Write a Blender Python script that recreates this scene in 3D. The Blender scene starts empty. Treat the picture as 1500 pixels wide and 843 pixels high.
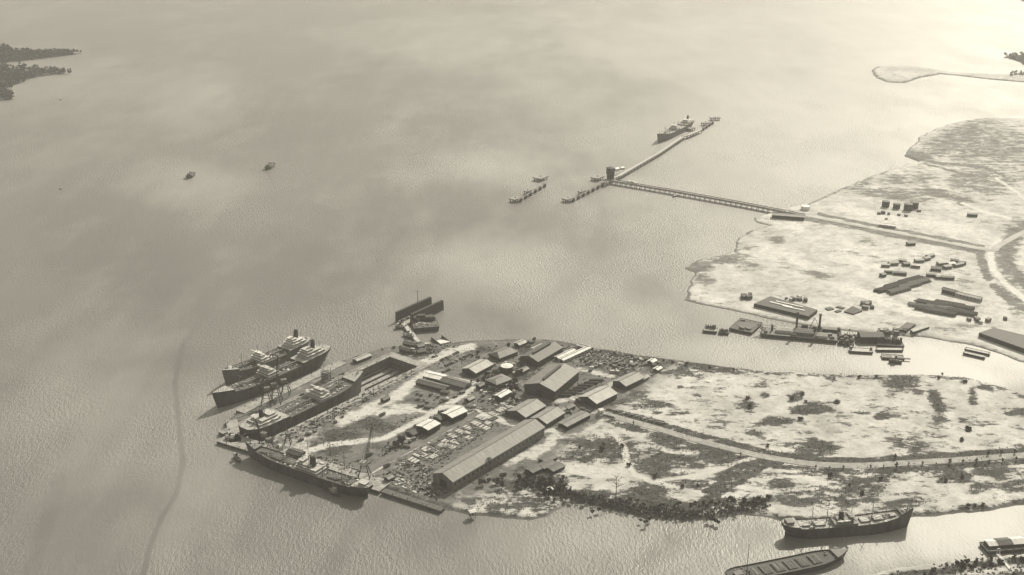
import bpy, bmesh, math, random
import numpy as np
from mathutils import Vector, Matrix
random.seed(7)
rng = np.random.default_rng(7)
S = bpy.context.scene
COL = S.collection
R = math.radians

# ------------------------------------------------------------------ camera
F_PX, PITCH, CAM_H = 1700.0, R(20.5), 600.0
cam_d = bpy.data.cameras.new('camera'); cam = bpy.data.objects.new('camera', cam_d); COL.objects.link(cam)
cam.location = (0, 0, CAM_H); cam.rotation_euler = (math.pi/2 - PITCH, 0, 0)
cam_d.sensor_width = 36; cam_d.lens = F_PX/1500*36; cam_d.clip_start = 1; cam_d.clip_end = 60000
S.camera = cam
SP, CP = math.sin(PITCH), math.cos(PITCH)

def P(x, y, z=2.5):
    """place on the level plane z, read off the survey photograph"""
    u = (x-750)/F_PX; v = (y-421.5)/F_PX; d = SP+v*CP; h = CAM_H-z
    return Vector((h*u/d, h*(CP-v*SP)/d, z))
def to_px(X, Y, Z=2.5):
    dz = CAM_H-Z
    depth = Y*CP+dz*SP
    return 750+F_PX*X/depth, 421.5+F_PX*(dz*CP-Y*SP)/depth

# ------------------------------------------------------------------ light
W = bpy.data.worlds.new('World'); S.world = W; W.use_nodes = True
nt = W.node_tree; bg = nt.nodes['Background']
SUN_EL, SUN_AZ = 36, 29          # azimuth clockwise from +Y (view direction)
sky = nt.nodes.new('ShaderNodeTexSky'); sky.sky_type = 'NISHITA'; sky.sun_disc = False
sky.sun_elevation = R(SUN_EL); sky.sun_rotation = R(SUN_AZ); sky.altitude = 100; sky.dust_density = 3.0
hs = nt.nodes.new('ShaderNodeHueSaturation'); hs.inputs['Saturation'].default_value = 0.0
mx = nt.nodes.new('ShaderNodeMix'); mx.data_type = 'RGBA'; mx.blend_type = 'MULTIPLY'; mx.inputs[0].default_value = 1
mx.inputs[7].default_value = (1.0, .925, .745, 1)
nt.links.new(sky.outputs[0], hs.inputs['Color']); nt.links.new(hs.outputs[0], mx.inputs[6])
nt.links.new(mx.outputs[2], bg.inputs[0]); bg.inputs[1].default_value = 0.075
sun_d = bpy.data.lights.new('sun', 'SUN'); sun_d.energy = 3.4; sun_d.angle = R(.5); sun_d.color = (1, .93, .76)
sun = bpy.data.objects.new('sun', sun_d); COL.objects.link(sun)
sd = Vector((math.sin(R(SUN_AZ))*math.cos(R(SUN_EL)), math.cos(R(SUN_AZ))*math.cos(R(SUN_EL)), math.sin(R(SUN_EL))))
sun.rotation_euler = sd.to_track_quat('Z', 'Y').to_euler(); sun.location = (0, 0, 900)
S.view_settings.view_transform = 'Standard'; S.view_settings.look = 'None'
S.view_settings.gamma = 1; S.view_settings.use_curve_mapping = False; S.view_settings.exposure = 0.66
S.render.engine = 'CYCLES'; S.cycles.max_bounces = 5; S.cycles.volume_bounces = 1
S.cycles.use_denoising = True; S.cycles.sample_clamp_indirect = 4

# ------------------------------------------------------------------ materials
def nodes(m):
    m.use_nodes = True; t = m.node_tree
    return t, t.nodes['Principled BSDF']
_M = {}
def mat(name, v, rough=.8, var=.25, scale=.25, spec=.3, stretch=None, fine=True):
    """grey procedural surface with blotchy wear"""
    if name in _M: return _M[name]
    m = bpy.data.materials.new(name); t, b = nodes(m); N, Lk = t.nodes, t.links
    tc = N.new('ShaderNodeTexCoord'); mp = N.new('ShaderNodeMapping')
    if stretch: mp.inputs['Scale'].default_value = stretch
    Lk.new(tc.outputs['Object'], mp.inputs[0])
    n1 = N.new('ShaderNodeTexNoise'); n1.inputs['Scale'].default_value = scale; n1.inputs['Detail'].default_value = 5
    n1.inputs['Roughness'].default_value = .65
    Lk.new(mp.outputs[0], n1.inputs['Vector'])
    mr = N.new('ShaderNodeMapRange'); mr.inputs[1].default_value = .3; mr.inputs[2].default_value = .7
    mr.inputs[3].default_value = v*(1-var); mr.inputs[4].default_value = v*(1+var)
    Lk.new(n1.outputs['Fac'], mr.inputs[0])
    cc = N.new('ShaderNodeCombineColor')
    for i in range(3): Lk.new(mr.outputs[0], cc.inputs[i])
    Lk.new(cc.outputs[0], b.inputs['Base Color'])
    b.inputs['Roughness'].default_value = rough; b.inputs['Specular IOR Level'].default_value = spec
    _M[name] = m
    return m

def roof_mat(name, v):
    if name in _M: return _M[name]
    m = bpy.data.materials.new(name); t, b = nodes(m); N, Lk = t.nodes, t.links
    tc = N.new('ShaderNodeTexCoord')
    w = N.new('ShaderNodeTexWave'); w.wave_type = 'BANDS'; w.bands_direction = 'X'; w.inputs['Scale'].default_value = .16
    w.inputs['Distortion'].default_value = .6; w.inputs['Detail'].default_value = 2
    n = N.new('ShaderNodeTexNoise'); n.inputs['Scale'].default_value = .3; n.inputs['Detail'].default_value = 8; n.inputs['Roughness'].default_value = .7
    mp = N.new('ShaderNodeMapping'); mp.inputs['Scale'].default_value = (1, .25, .25)
    Lk.new(tc.outputs['Object'], w.inputs['Vector']); Lk.new(tc.outputs['Object'], mp.inputs[0]); Lk.new(mp.outputs[0], n.inputs['Vector'])
    a = N.new('ShaderNodeMath'); a.operation = 'MULTIPLY_ADD'; a.inputs[1].default_value = .10
    Lk.new(w.outputs['Fac'], a.inputs[0]); Lk.new(n.outputs['Fac'], a.inputs[2])
    mr = N.new('ShaderNodeMapRange'); mr.inputs[1].default_value = .35; mr.inputs[2].default_value = .85
    mr.inputs[3].default_value = v*.62; mr.inputs[4].default_value = v*1.22
    Lk.new(a.outputs[0], mr.inputs[0])
    cc = N.new('ShaderNodeCombineColor')
    for i in range(3): Lk.new(mr.outputs[0], cc.inputs[i])
    Lk.new(cc.outputs[0], b.inputs['Base Color']); b.inputs['Roughness'].default_value = .6
    b.inputs['Specular IOR Level'].default_value = .25
    _M[name] = m
    return m

M = dict(
    hull=mat('hull_black', .034, .55, .95, .16, .4, (1, 1, .3)), hullg=mat('hull_grey', .10, .55, .35, .12, .4, (1, 1, .35)),
    hullp=mat('hull_pale', .2, .6, .3, .1), deck=mat('deck_grey', .20, .85, .5, .3), deckd=mat('deck_dark', .10, .85, .5, .3),
    decklight=mat('deck_light', .34, .85, .4, .3), white=mat('paint_white', .62, .6, .22, .35), offw=mat('paint_offwhite', .42, .7, .3, .35),
    mast=mat('mast_buff', .20, .7, .25, .5), dark=mat('dark_steel', .04, .7, .4, .5), black=mat('soot_black', .02, .6, .3, .5),
    glass=mat('window_dark', .03, .25, .2, 1, .5), mid=mat('mid_steel', .14, .7, .4, .5), conc=mat('concrete', .30, .9, .4, .2),
    concp=mat('concrete_pale', .45, .9, .25, .2), concd=mat('concrete_wet_shade', .09, .8, .4, .2), timber=mat('timber_dark', .07, .9, .45, .5),
    timberp=mat('timber_pale', .30, .9, .4, .5), rust=mat('rusty_plate', .10, .9, .5, .4), plate=mat('pale_plate', .45, .8, .3, .5),
    wall=mat('wall_grey', .13, .85, .3, .3), walld=mat('wall_dark', .05, .85, .35, .3), wallp=mat('wall_pale', .34, .85, .25, .3),
    leaf=mat('leaf_dark', .042, .9, .6, .3), leafp=mat('leaf_hazy', .38, .9, .4, .3), leafm=mat('leaf_mid', .085, .9, .6, .3), scrub=mat('scrub_leaf', .085, .9, .6, .15),  # leafp is lightened to paint distance haze into the leaf colour
    bark=mat('bark', .07, .9, .4, .6), asphalt=mat('asphalt', .14, .9, .3, .1), road=mat('road_gravel', .30, .9, .32, .12),
    tank=mat('tank_dark', .06, .7, .4, .2), carw=mat('car_pale', .45, .4, .1, .5, .5), card=mat('car_dark', .04, .4, .2, .5, .5),
    carm=mat('car_mid', .16, .4, .1, .5, .5),
)
RF = {k: roof_mat('roof_'+k, v) for k, v in dict(dark=.11, grey=.20, ware=.235, mid=.28, pale=.42, white=.72, char=.06).items()}

# ------------------------------------------------------------------ mesh helpers
class MB:
    def __init__(s): s.v = []; s.f = []
    def add(s, vs, fs):
        o = len(s.v); s.v += [tuple(q) for q in vs]; s.f += [tuple(i+o for i in q) for q in fs]; return s
    def box(s, cx, cy, cz, lx, ly, lz, rz=0, taper=1.0):
        """box standing on z=cz"""
        c, n = math.cos(rz), math.sin(rz); vs = []
        for k, (z, t) in enumerate(((cz, 1), (cz+lz, taper))):
            for sx, sy in ((-1, -1), (1, -1), (1, 1), (-1, 1)):
                x, y = sx*lx/2*t, sy*ly/2*t
                vs.append((cx+x*c-y*n, cy+x*n+y*c, z))
        return s.add(vs, [(3, 2, 1, 0), (4, 5, 6, 7), (0, 1, 5, 4), (1, 2, 6, 5), (2, 3, 7, 6), (3, 0, 4, 7)])
    def prism(s, poly, z0, z1):
        n = len(poly); z0s = z0 if hasattr(z0, '__len__') else [z0]*n; z1s = z1 if hasattr(z1, '__len__') else [z1]*n
        vs = [(p[0], p[1], z0s[i]) for i, p in enumerate(poly)]+[(p[0], p[1], z1s[i]) for i, p in enumerate(poly)]
        return s.add(vs, [tuple(range(n))[::-1], tuple(range(n, 2*n))]+[(i, (i+1) % n, n+(i+1) % n, n+i) for i in range(n)])
    def tube(s, a, b, r0, r1=None, n=8):
        r1 = r0 if r1 is None else r1
        a, b = Vector(a), Vector(b); d = (b-a).normalized()
        u = d.orthogonal().normalized(); w = d.cross(u); vs = []
        for q, r in ((a, r0), (b, r1)):
            for k in range(n):
                t = 2*math.pi*k/n; vs.append(q+u*(r*math.cos(t))+w*(r*math.sin(t)))
        return s.add(vs, [tuple(range(n))[::-1], tuple(range(n, 2*n))]+[(k, (k+1) % n, n+(k+1) % n, n+k) for k in range(n)])
    def bar(s, a, b, t=.3): return s.tube(a, b, t/2*1.2, n=4)
    def build(s, name, m, parent=None, smooth=False):
        me = bpy.data.meshes.new(name); me.from_pydata(s.v, [], s.f)
        bm = bmesh.new(); bm.from_mesh(me); bmesh.ops.recalc_face_normals(bm, faces=bm.faces); bm.to_mesh(me); bm.free()
        if smooth:
            for p in me.polygons: p.use_smooth = True
        me.materials.append(m)
        o = bpy.data.objects.new(name, me); COL.objects.link(o)
        if parent: o.parent = parent
        return o
def tag(o, label=None, cat=None, group=None, kind=None):
    if label: o['label'] = label
    if cat: o['category'] = cat
    if group: o['group'] = group
    if kind: o['kind'] = kind
    return o
def thing(name, label, cat, loc=(0, 0, 0), rz=0, group=None):
    o = bpy.data.objects.new(name, None); COL.objects.link(o); o.empty_display_size = 3
    o.location = loc; o.rotation_euler = (0, 0, rz)
    return tag(o, label, cat, group)
def dup(o, loc=None, rz=None, label=None, group=None, scale=None, parent=None):
    c = o.copy(); COL.objects.link(c)
    if parent: c.parent = parent
    for ch in o.children: dup(ch, parent=c)
    if loc is not None: c.location = loc
    if rz is not None: c.rotation_euler = (0, 0, rz)
    if scale is not None: c.scale = scale if hasattr(scale, '__len__') else (scale,)*3
    if label: c['label'] = label
    if group: c['group'] = group
    return c
def axis(a, b):
    d = b-a; return (a+b)/2, math.atan2(d.y, d.x), math.hypot(d.x, d.y)

# ------------------------------------------------------------------ terrain
def poly_w(px, z=0): return np.array([P(x, y, z)[:2] for x, y in px])
def signed_dist(pts, poly):
    a = poly; b = np.roll(poly, -1, 0); best = np.full(len(pts), 1e18); ins = np.zeros(len(pts), bool)
    for p, q in zip(a, b):
        e = q-p; l2 = (e**2).sum()
        if l2 == 0: continue
        t = np.clip(((pts-p)@e)/l2, 0, 1); d = pts-p-t[:, None]*e
        best = np.minimum(best, (d**2).sum(1))
        c = (p[1] > pts[:, 1]) != (q[1] > pts[:, 1])
        with np.errstate(divide='ignore', invalid='ignore'):
            xi = p[0]+(pts[:, 1]-p[1])*(q[0]-p[0])/(q[1]-p[1])
        ins ^= c & (pts[:, 0] < xi)
    d = np.sqrt(best); return np.where(ins, d, -d)
def blobs(x, y, L):
    out = np.zeros(len(x))
    for cx, cy, rx, ry, rot, v in L:
        c, s = math.cos(R(rot)), math.sin(R(rot)); dx, dy = x-cx, y-cy
        q = ((dx*c+dy*s)/rx)**2+((-dx*s+dy*c)/ry)**2
        out = np.maximum(out, v*np.clip(1.45-.8*np.sqrt(q), 0, 1))
    return out
def strokes(x, y, L):
    out = np.zeros(len(x)); p = np.stack([x, y], 1)
    for w, v, pts in L:
        best = np.full(len(x), 1e9)
        for a, b in zip(pts, pts[1:]):
            a, b = np.array(a, float), np.array(b, float); e = b-a
            t = np.clip(((p-a)@e)/max((e**2).sum(), 1e-6), 0, 1); d = p-a-t[:, None]*e
            d[:, 1] *= 1.6            # foreshortening
            best = np.minimum(best, np.hypot(d[:, 0], d[:, 1]))
        out = np.maximum(out, v*np.clip(1.6-best/w*1.1, 0, 1))
    return out
def inpoly(x, y, pts, soft=5):
    return np.clip(signed_dist(np.stack([x, y], 1), np.array(pts, float))/soft+.5, 0, 1)

def wob(x, y, s):
    return (np.sin(x/s+1.3*np.sin(y/s*.7))+np.sin(y/s*1.21+2+1.1*np.sin(x/s*.83))+.6*np.sin((x+y)/s*2.3+1)+.4*np.sin((x-y)/s*4.1))/3
def land(name, coast, step, veg, grey, pale, ground, top=2.5, slope=9., wobble=3., holes=(), label=None):
    poly = poly_w(coast)
    lo, hi = poly.min(0)-15, poly.max(0)+15
    nx, ny = int((hi[0]-lo[0])/step)+1, int((hi[1]-lo[1])/step)+1
    gx, gy = np.meshgrid(lo[0]+np.arange(nx)*step, lo[1]+np.arange(ny)*step)
    pts = np.stack([gx.ravel(), gy.ravel()], 1)
    d = signed_dist(pts, poly)+wob(pts[:, 0], pts[:, 1], 9)*wobble+wob(pts[:, 0], pts[:, 1], 31)*wobble
    z = np.clip(d/slope, -.8, 1); z = np.where(z > 0, top*(z*(2-z)), top*z)
    z += np.where(z > 1, .12*wob(pts[:, 0], pts[:, 1], 6), 0)
    keep = d > -12
    for h in holes:
        keep &= signed_dist(pts, np.array(h)) < 0
    px, py = to_px(pts[:, 0], pts[:, 1])
    V = veg(px, py, d); G = grey(px, py, d); B = pale(px, py, d)
    idx = np.full(nx*ny, -1); idx[keep] = np.arange(keep.sum())
    q = np.arange(nx*ny).reshape(ny, nx)
    fs = np.stack([q[:-1, :-1], q[:-1, 1:], q[1:, 1:], q[1:, :-1]], -1).reshape(-1, 4)
    fs = idx[fs]; fs = fs[(fs >= 0).all(1)]
    me = bpy.data.meshes.new(name)
    vs = np.concatenate([pts, z[:, None]], 1)[keep]
    me.vertices.add(len(vs)); me.vertices.foreach_set('co', vs.ravel())
    me.loops.add(len(fs)*4); me.loops.foreach_set('vertex_index', fs.ravel().astype(np.int32))
    me.polygons.add(len(fs)); me.polygons.foreach_set('loop_start', (np.arange(len(fs))*4).astype(np.int32))
    me.update(); me.validate()
    ca = me.color_attributes.new('cover', 'FLOAT_COLOR', 'POINT')
    ca.data.foreach_set('color', np.stack([V, G, B, np.ones_like(V)], 1)[keep].ravel())
    me.polygons.foreach_set('use_smooth', np.ones(len(fs), bool))
    me.materials.append(ground)
    o = bpy.data.objects.new(name, me); COL.objects.link(o); o['kind'] = 'structure'
    return o, pts, d, V, G

def ground_mat(name, sand, grass, yard, pale, wet=.16):
    m = bpy.data.materials.new(name); t, b = nodes(m); N, Lk = t.nodes, t.links
    at = N.new('ShaderNodeAttribute'); at.attribute_name = 'cover'; sp = N.new('ShaderNodeSeparateColor'); Lk.new(at.outputs['Color'], sp.inputs[0])
    tc = N.new('ShaderNodeTexCoord')
    def noise(sc, det=6, rough=.62, st=(1, 1, 1)):
        mp = N.new('ShaderNodeMapping'); mp.inputs['Scale'].default_value = st; Lk.new(tc.outputs['Object'], mp.inputs[0])
        n = N.new('ShaderNodeTexNoise'); n.inputs['Scale'].default_value = sc; n.inputs['Detail'].default_value = det; n.inputs['Roughness'].default_value = rough
        Lk.new(mp.outputs[0], n.inputs['Vector']); return n.outputs['Fac']
    def mr(x, a, b_, c, d, smooth=False):
        k = N.new('ShaderNodeMapRange'); k.inputs[1].default_value = a; k.inputs[2].default_value = b_; k.inputs[3].default_value = c; k.inputs[4].default_value = d
        if smooth: k.interpolation_type = 'SMOOTHSTEP'
        Lk.new(x, k.inputs[0]); return k.outputs[0]
    def math_(op, a, b_):
        k = N.new('ShaderNodeMath'); k.operation = op
        for i, q in enumerate((a, b_)):
            if isinstance(q, (int, float)): k.inputs[i].default_value = q
            else: Lk.new(q, k.inputs[i])
        return k.outputs[0]
    def mixf(f, a, b_):
        k = N.new('ShaderNodeMix'); k.data_type = 'FLOAT'; Lk.new(f, k.inputs[0])
        for i, q in ((2, a), (3, b_)):
            if isinstance(q, (int, float)): k.inputs[i].default_value = q
            else: Lk.new(q, k.inputs[i])
        return k.outputs[0]
    nA, nB, nC, nD, nE = noise(.05, 8, .7), noise(.22, 6, .7), noise(.012, 5, .6, (1, .6, 1)), noise(.045, 9, .72, (.55, 1, 1)), noise(.13, 7, .7, (.5, 1, 1))
    sand_v = math_('MULTIPLY', mr(nC, .3, .7, sand*.72, sand*1.12), math_('MULTIPLY', mr(nA, .3, .7, .66, 1.2), mr(nB, .3, .7, .85, 1.12)))
    grass_v = math_('MULTIPLY', mr(nA, .3, .7, grass*.6, grass*1.5), mr(nB, .3, .7, .65, 1.4))
    yard_v = math_('MULTIPLY', mr(nA, .3, .7, yard*.65, yard*1.35), mr(nB, .3, .7, .75, 1.3))
    vf = mr(math_('ADD', sp.outputs[0], math_('ADD', math_('MULTIPLY', math_('SUBTRACT', nD, .5), 2.4), math_('ADD', math_('MULTIPLY', math_('SUBTRACT', nE, .5), 2.2), math_('MULTIPLY', math_('SUBTRACT', nB, .5), 1.3)))), .36, .74, 0, 1, True)
    gf = mr(math_('ADD', sp.outputs[1], math_('MULTIPLY', math_('SUBTRACT', nA, .5), 2.2)), .15, .75, 0, 1, True)
    pf = mr(math_('ADD', sp.outputs[2], math_('ADD', math_('MULTIPLY', math_('SUBTRACT', nB, .5), 1.2), math_('MULTIPLY', math_('SUBTRACT', nE, .5), 2.6))), .2, 1.0, 0, 1, True)
    v = mixf(gf, sand_v, yard_v); v = mixf(vf, v, grass_v); v = mixf(pf, v, math_('MULTIPLY', mr(nB, .3, .7, .85, 1.12), pale))
    sx = N.new('ShaderNodeSeparateXYZ'); Lk.new(tc.outputs['Object'], sx.inputs[0])
    v = mixf(mr(math_('ADD', sx.outputs[2], math_('MULTIPLY', math_('SUBTRACT', nA, .5), 2.0)), .5, 1.5, 1, 0), v, wet)
    cc = N.new('ShaderNodeCombineColor')
    for i in range(3): Lk.new(v, cc.inputs[i])
    Lk.new(cc.outputs[0], b.inputs['Base Color']); b.inputs['Roughness'].default_value = .95; b.inputs['Specular IOR Level'].default_value = .1
    bp = N.new('ShaderNodeBump'); bp.inputs['Strength'].default_value = .5; bp.inputs['Distance'].default_value = 1.2
    Lk.new(nB, bp.inputs['Height']); Lk.new(bp.outputs[0], b.inputs['Normal'])
    return m

# ------------------------------------------------------------------ water
CALM_SHADE = [(480, 400, 130, 55, 0, .75), (620, 320, 130, 45, 0, .85), (700, 290, 60, 30, 0, .6), (200, 390, 120, 60, 20, .8), (120, 330, 60, 50, 0, .6), (560, 110, 60, 26, 0, .7), (440, 190, 80, 30, 0, .6), (850, 100, 60, 22, 20, .7), (230, 530, 60, 16, -10, .7), (900, 330, 60, 30, 0, .5), (850, 270, 30, 40, 0, .5),  # dark cloud shade and slack water share these blobs, painted into the colour
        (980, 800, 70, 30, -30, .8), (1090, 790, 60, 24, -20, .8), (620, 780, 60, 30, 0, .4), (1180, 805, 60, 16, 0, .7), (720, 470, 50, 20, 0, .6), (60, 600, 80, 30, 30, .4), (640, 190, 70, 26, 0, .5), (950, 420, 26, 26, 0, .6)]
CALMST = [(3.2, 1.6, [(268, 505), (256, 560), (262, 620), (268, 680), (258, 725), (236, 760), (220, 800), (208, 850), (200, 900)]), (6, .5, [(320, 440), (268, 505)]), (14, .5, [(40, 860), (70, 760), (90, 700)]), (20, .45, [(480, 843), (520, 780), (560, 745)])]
SILT_GLARE = [(1400, 120, 500, 170, 0, .42), (1150, 200, 200, 120, 0, .6), (950, 60, 200, 60, 0, .6), (1450, 530, 200, 36, 0, 1), (1250, 530, 140, 20, 0, .8), (1090, 515, 90, 18, 0, .55), (1380, 790, 140, 34, -8, 1), (1450, 760, 120, 26, -8, 1), (1300, 800, 70, 20, 0, .9), (880, 460, 80, 40, 0, .35), (730, 385, 90, 36, 0, .6), (730, 240, 60, 26, 0, .6), (290, 150, 60, 36, 0, .5), (280, 270, 70, 26, 0, .5), (700, 60, 160, 40, 0, .4), (90, 120, 160, 40, 0, .3),  # sun glare painted as paler water, mixed with sediment and churn
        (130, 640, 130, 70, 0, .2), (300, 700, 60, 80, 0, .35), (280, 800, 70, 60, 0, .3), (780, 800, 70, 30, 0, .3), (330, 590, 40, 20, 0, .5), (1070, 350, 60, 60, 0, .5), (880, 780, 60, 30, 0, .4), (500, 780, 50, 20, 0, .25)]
def water_mat():
    m = bpy.data.materials.new('sea_water'); t, b = nodes(m); N, Lk = t.nodes, t.links
    tc = N.new('ShaderNodeTexCoord')
    at = N.new('ShaderNodeAttribute'); at.attribute_name = 'surface'; sp = N.new('ShaderNodeSeparateColor'); Lk.new(at.outputs['Color'], sp.inputs[0])
    def noise(sc, det, st, rot=0, rough=.55):
        mp = N.new('ShaderNodeMapping'); mp.inputs['Scale'].default_value = st; mp.inputs['Rotation'].default_value = (0, 0, rot)
        Lk.new(tc.outputs['Object'], mp.inputs[0])
        n = N.new('ShaderNodeTexNoise'); n.inputs['Scale'].default_value = sc; n.inputs['Detail'].default_value = det; n.inputs['Roughness'].default_value = rough
        Lk.new(mp.outputs[0], n.inputs['Vector']); return n.outputs['Fac']
    def mr(x, a, b_, c, d, smooth=True):
        k = N.new('ShaderNodeMapRange'); k.interpolation_type = 'SMOOTHSTEP' if smooth else 'LINEAR'
        for i, q in enumerate((a, b_, c, d)): k.inputs[i+1].default_value = q
        Lk.new(x, k.inputs[0]); return k.outputs[0]
    def ma(op, a, b_):
        k = N.new('ShaderNodeMath'); k.operation = op
        for i, q in enumerate((a, b_)):
            if isinstance(q, (int, float)): k.inputs[i].default_value = q
            else: Lk.new(q, k.inputs[i])
        return k.outputs[0]
    big = noise(.0035, 5, (1, .5, 1), .25, .6); mid_ = noise(.012, 5, (1, .6, 1), -.3, .6)
    lane = noise(.02, 5, (1, .12, 1), R(38), .6); gust = noise(.006, 4, (1, .6, 1), .6, .6)
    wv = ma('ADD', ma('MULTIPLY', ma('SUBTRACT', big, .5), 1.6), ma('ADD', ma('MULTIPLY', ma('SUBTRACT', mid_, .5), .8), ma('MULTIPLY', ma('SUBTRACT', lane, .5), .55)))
    silt_glare = mr(ma('ADD', sp.outputs[1], ma('MULTIPLY', wv, .7)), 0, 1, 0, 1, False); calm_shade = mr(ma('ADD', sp.outputs[0], ma('MULTIPLY', wv, -.8)), .15, 1.0, 0, 1, False)
    base = ma('SUBTRACT', mr(silt_glare, 0, 1, .158, .33, False), ma('MULTIPLY', calm_shade, .04))  # base colour holds painted glare and cloud shade besides sediment
    cc = N.new('ShaderNodeCombineColor')
    for i in range(3): Lk.new(base, cc.inputs[i])
    Lk.new(cc.outputs[0], b.inputs['Base Color'])
    Lk.new(ma('SUBTRACT', mr(silt_glare, 0, 1, .42, .52, False), ma('MULTIPLY', calm_shade, .10)), b.inputs['Roughness'])
    b.inputs['Specular IOR Level'].default_value = .46; b.inputs['IOR'].default_value = 1.33
    w1 = noise(.36, 3, (1, .4, 1), R(40)); w2 = noise(.95, 3, (1, .5, 1), R(25))
    bp = N.new('ShaderNodeBump'); bp.inputs['Distance'].default_value = 1.3
    Lk.new(ma('MULTIPLY', mr(calm_shade, 0, 1, .85, .25, False), ma('MULTIPLY', mr(silt_glare, .5, 1, 1, .55), mr(gust, .35, .65, .25, 1.5))), bp.inputs['Strength'])
    Lk.new(ma('ADD', w1, ma('MULTIPLY', w2, .5)), bp.inputs['Height']); Lk.new(bp.outputs[0], b.inputs['Normal'])
    return m
def water():
    xs = np.concatenate([[-11000, -3000], np.arange(-1500, -700, 40), np.arange(-700, -450, 8), np.arange(-450, -220, 2), np.arange(-220, 900, 8), np.arange(900, 2400, 40), [4000, 11000]])
    ys = np.concatenate([[-1500, 400], np.arange(600, 1500, 5), np.arange(1500, 2600, 16), np.arange(2600, 6000, 50), [7000, 14000]])
    gx, gy = np.meshgrid(xs, ys); nx, ny = len(xs), len(ys)
    vs = np.stack([gx.ravel(), gy.ravel(), gx.ravel()*0], 1)
    px, py = to_px(vs[:, 0], vs[:, 1], 0.0); ok = vs[:, 1] > 500
    C = np.where(ok, np.maximum(blobs(px, py, CALM_SHADE), strokes(px, py, CALMST)), 0); G = np.where(ok, blobs(px, py, SILT_GLARE), 0)
    q = np.arange(nx*ny).reshape(ny, nx); fs = np.stack([q[:-1, :-1], q[:-1, 1:], q[1:, 1:], q[1:, :-1]], -1).reshape(-1, 4)
    me = bpy.data.meshes.new('water'); me.vertices.add(len(vs)); me.vertices.foreach_set('co', vs.ravel()); me.loops.add(len(fs)*4); me.loops.foreach_set('vertex_index', fs.ravel().astype(np.int32))
    me.polygons.add(len(fs)); me.polygons.foreach_set('loop_start', (np.arange(len(fs))*4).astype(np.int32)); me.update()
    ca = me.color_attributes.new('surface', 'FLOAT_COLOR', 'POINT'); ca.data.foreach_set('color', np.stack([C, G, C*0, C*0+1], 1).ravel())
    bm = bmesh.new(); bm.from_mesh(me); hc = [Vector((h[0], h[1], 0)) for h in dock_rect]
    ctr = sum(hc, Vector())/4
    for a, b in zip(hc, hc[1:]+hc[:1]):
        nrm = Vector((-(b-a).y, (b-a).x, 0)).normalized()
        near = [f for f in bm.faces if (f.calc_center_median()-ctr).length < 260]
        ge = list({e for f in near for e in f.edges}); gv = list({v for f in near for v in f.verts})
        bmesh.ops.bisect_plane(bm, geom=near+ge+gv, plane_co=a, plane_no=nrm, dist=1e-4)
    fc = [f for f in bm.faces if (f.calc_center_median()-ctr).length < 300]
    isd = signed_dist(np.array([f.calc_center_median()[:2] for f in fc]), np.array([h[:2] for h in hc]))
    bmesh.ops.delete(bm, geom=[f for f, k in zip(fc, isd) if k > 0], context='FACES'); bm.to_mesh(me); bm.free()
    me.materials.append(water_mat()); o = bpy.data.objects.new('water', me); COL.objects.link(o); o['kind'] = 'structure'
def haze():
    m = bpy.data.materials.new('haze_air'); t, b = nodes(m); t.nodes.remove(b)
    v = t.nodes.new('ShaderNodeVolumePrincipled'); v.inputs['Density'].default_value = .000066
    v.inputs['Color'].default_value = (.9, .9, .9, 1); v.inputs['Anisotropy'].default_value = .0
    t.links.new(v.outputs[0], t.nodes['Material Output'].inputs['Volume'])
    o = MB().box(0, 6250, -6, 23000, 16500, 640).build('haze', m); tag(o, kind='stuff'); return o
haze()

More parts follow.
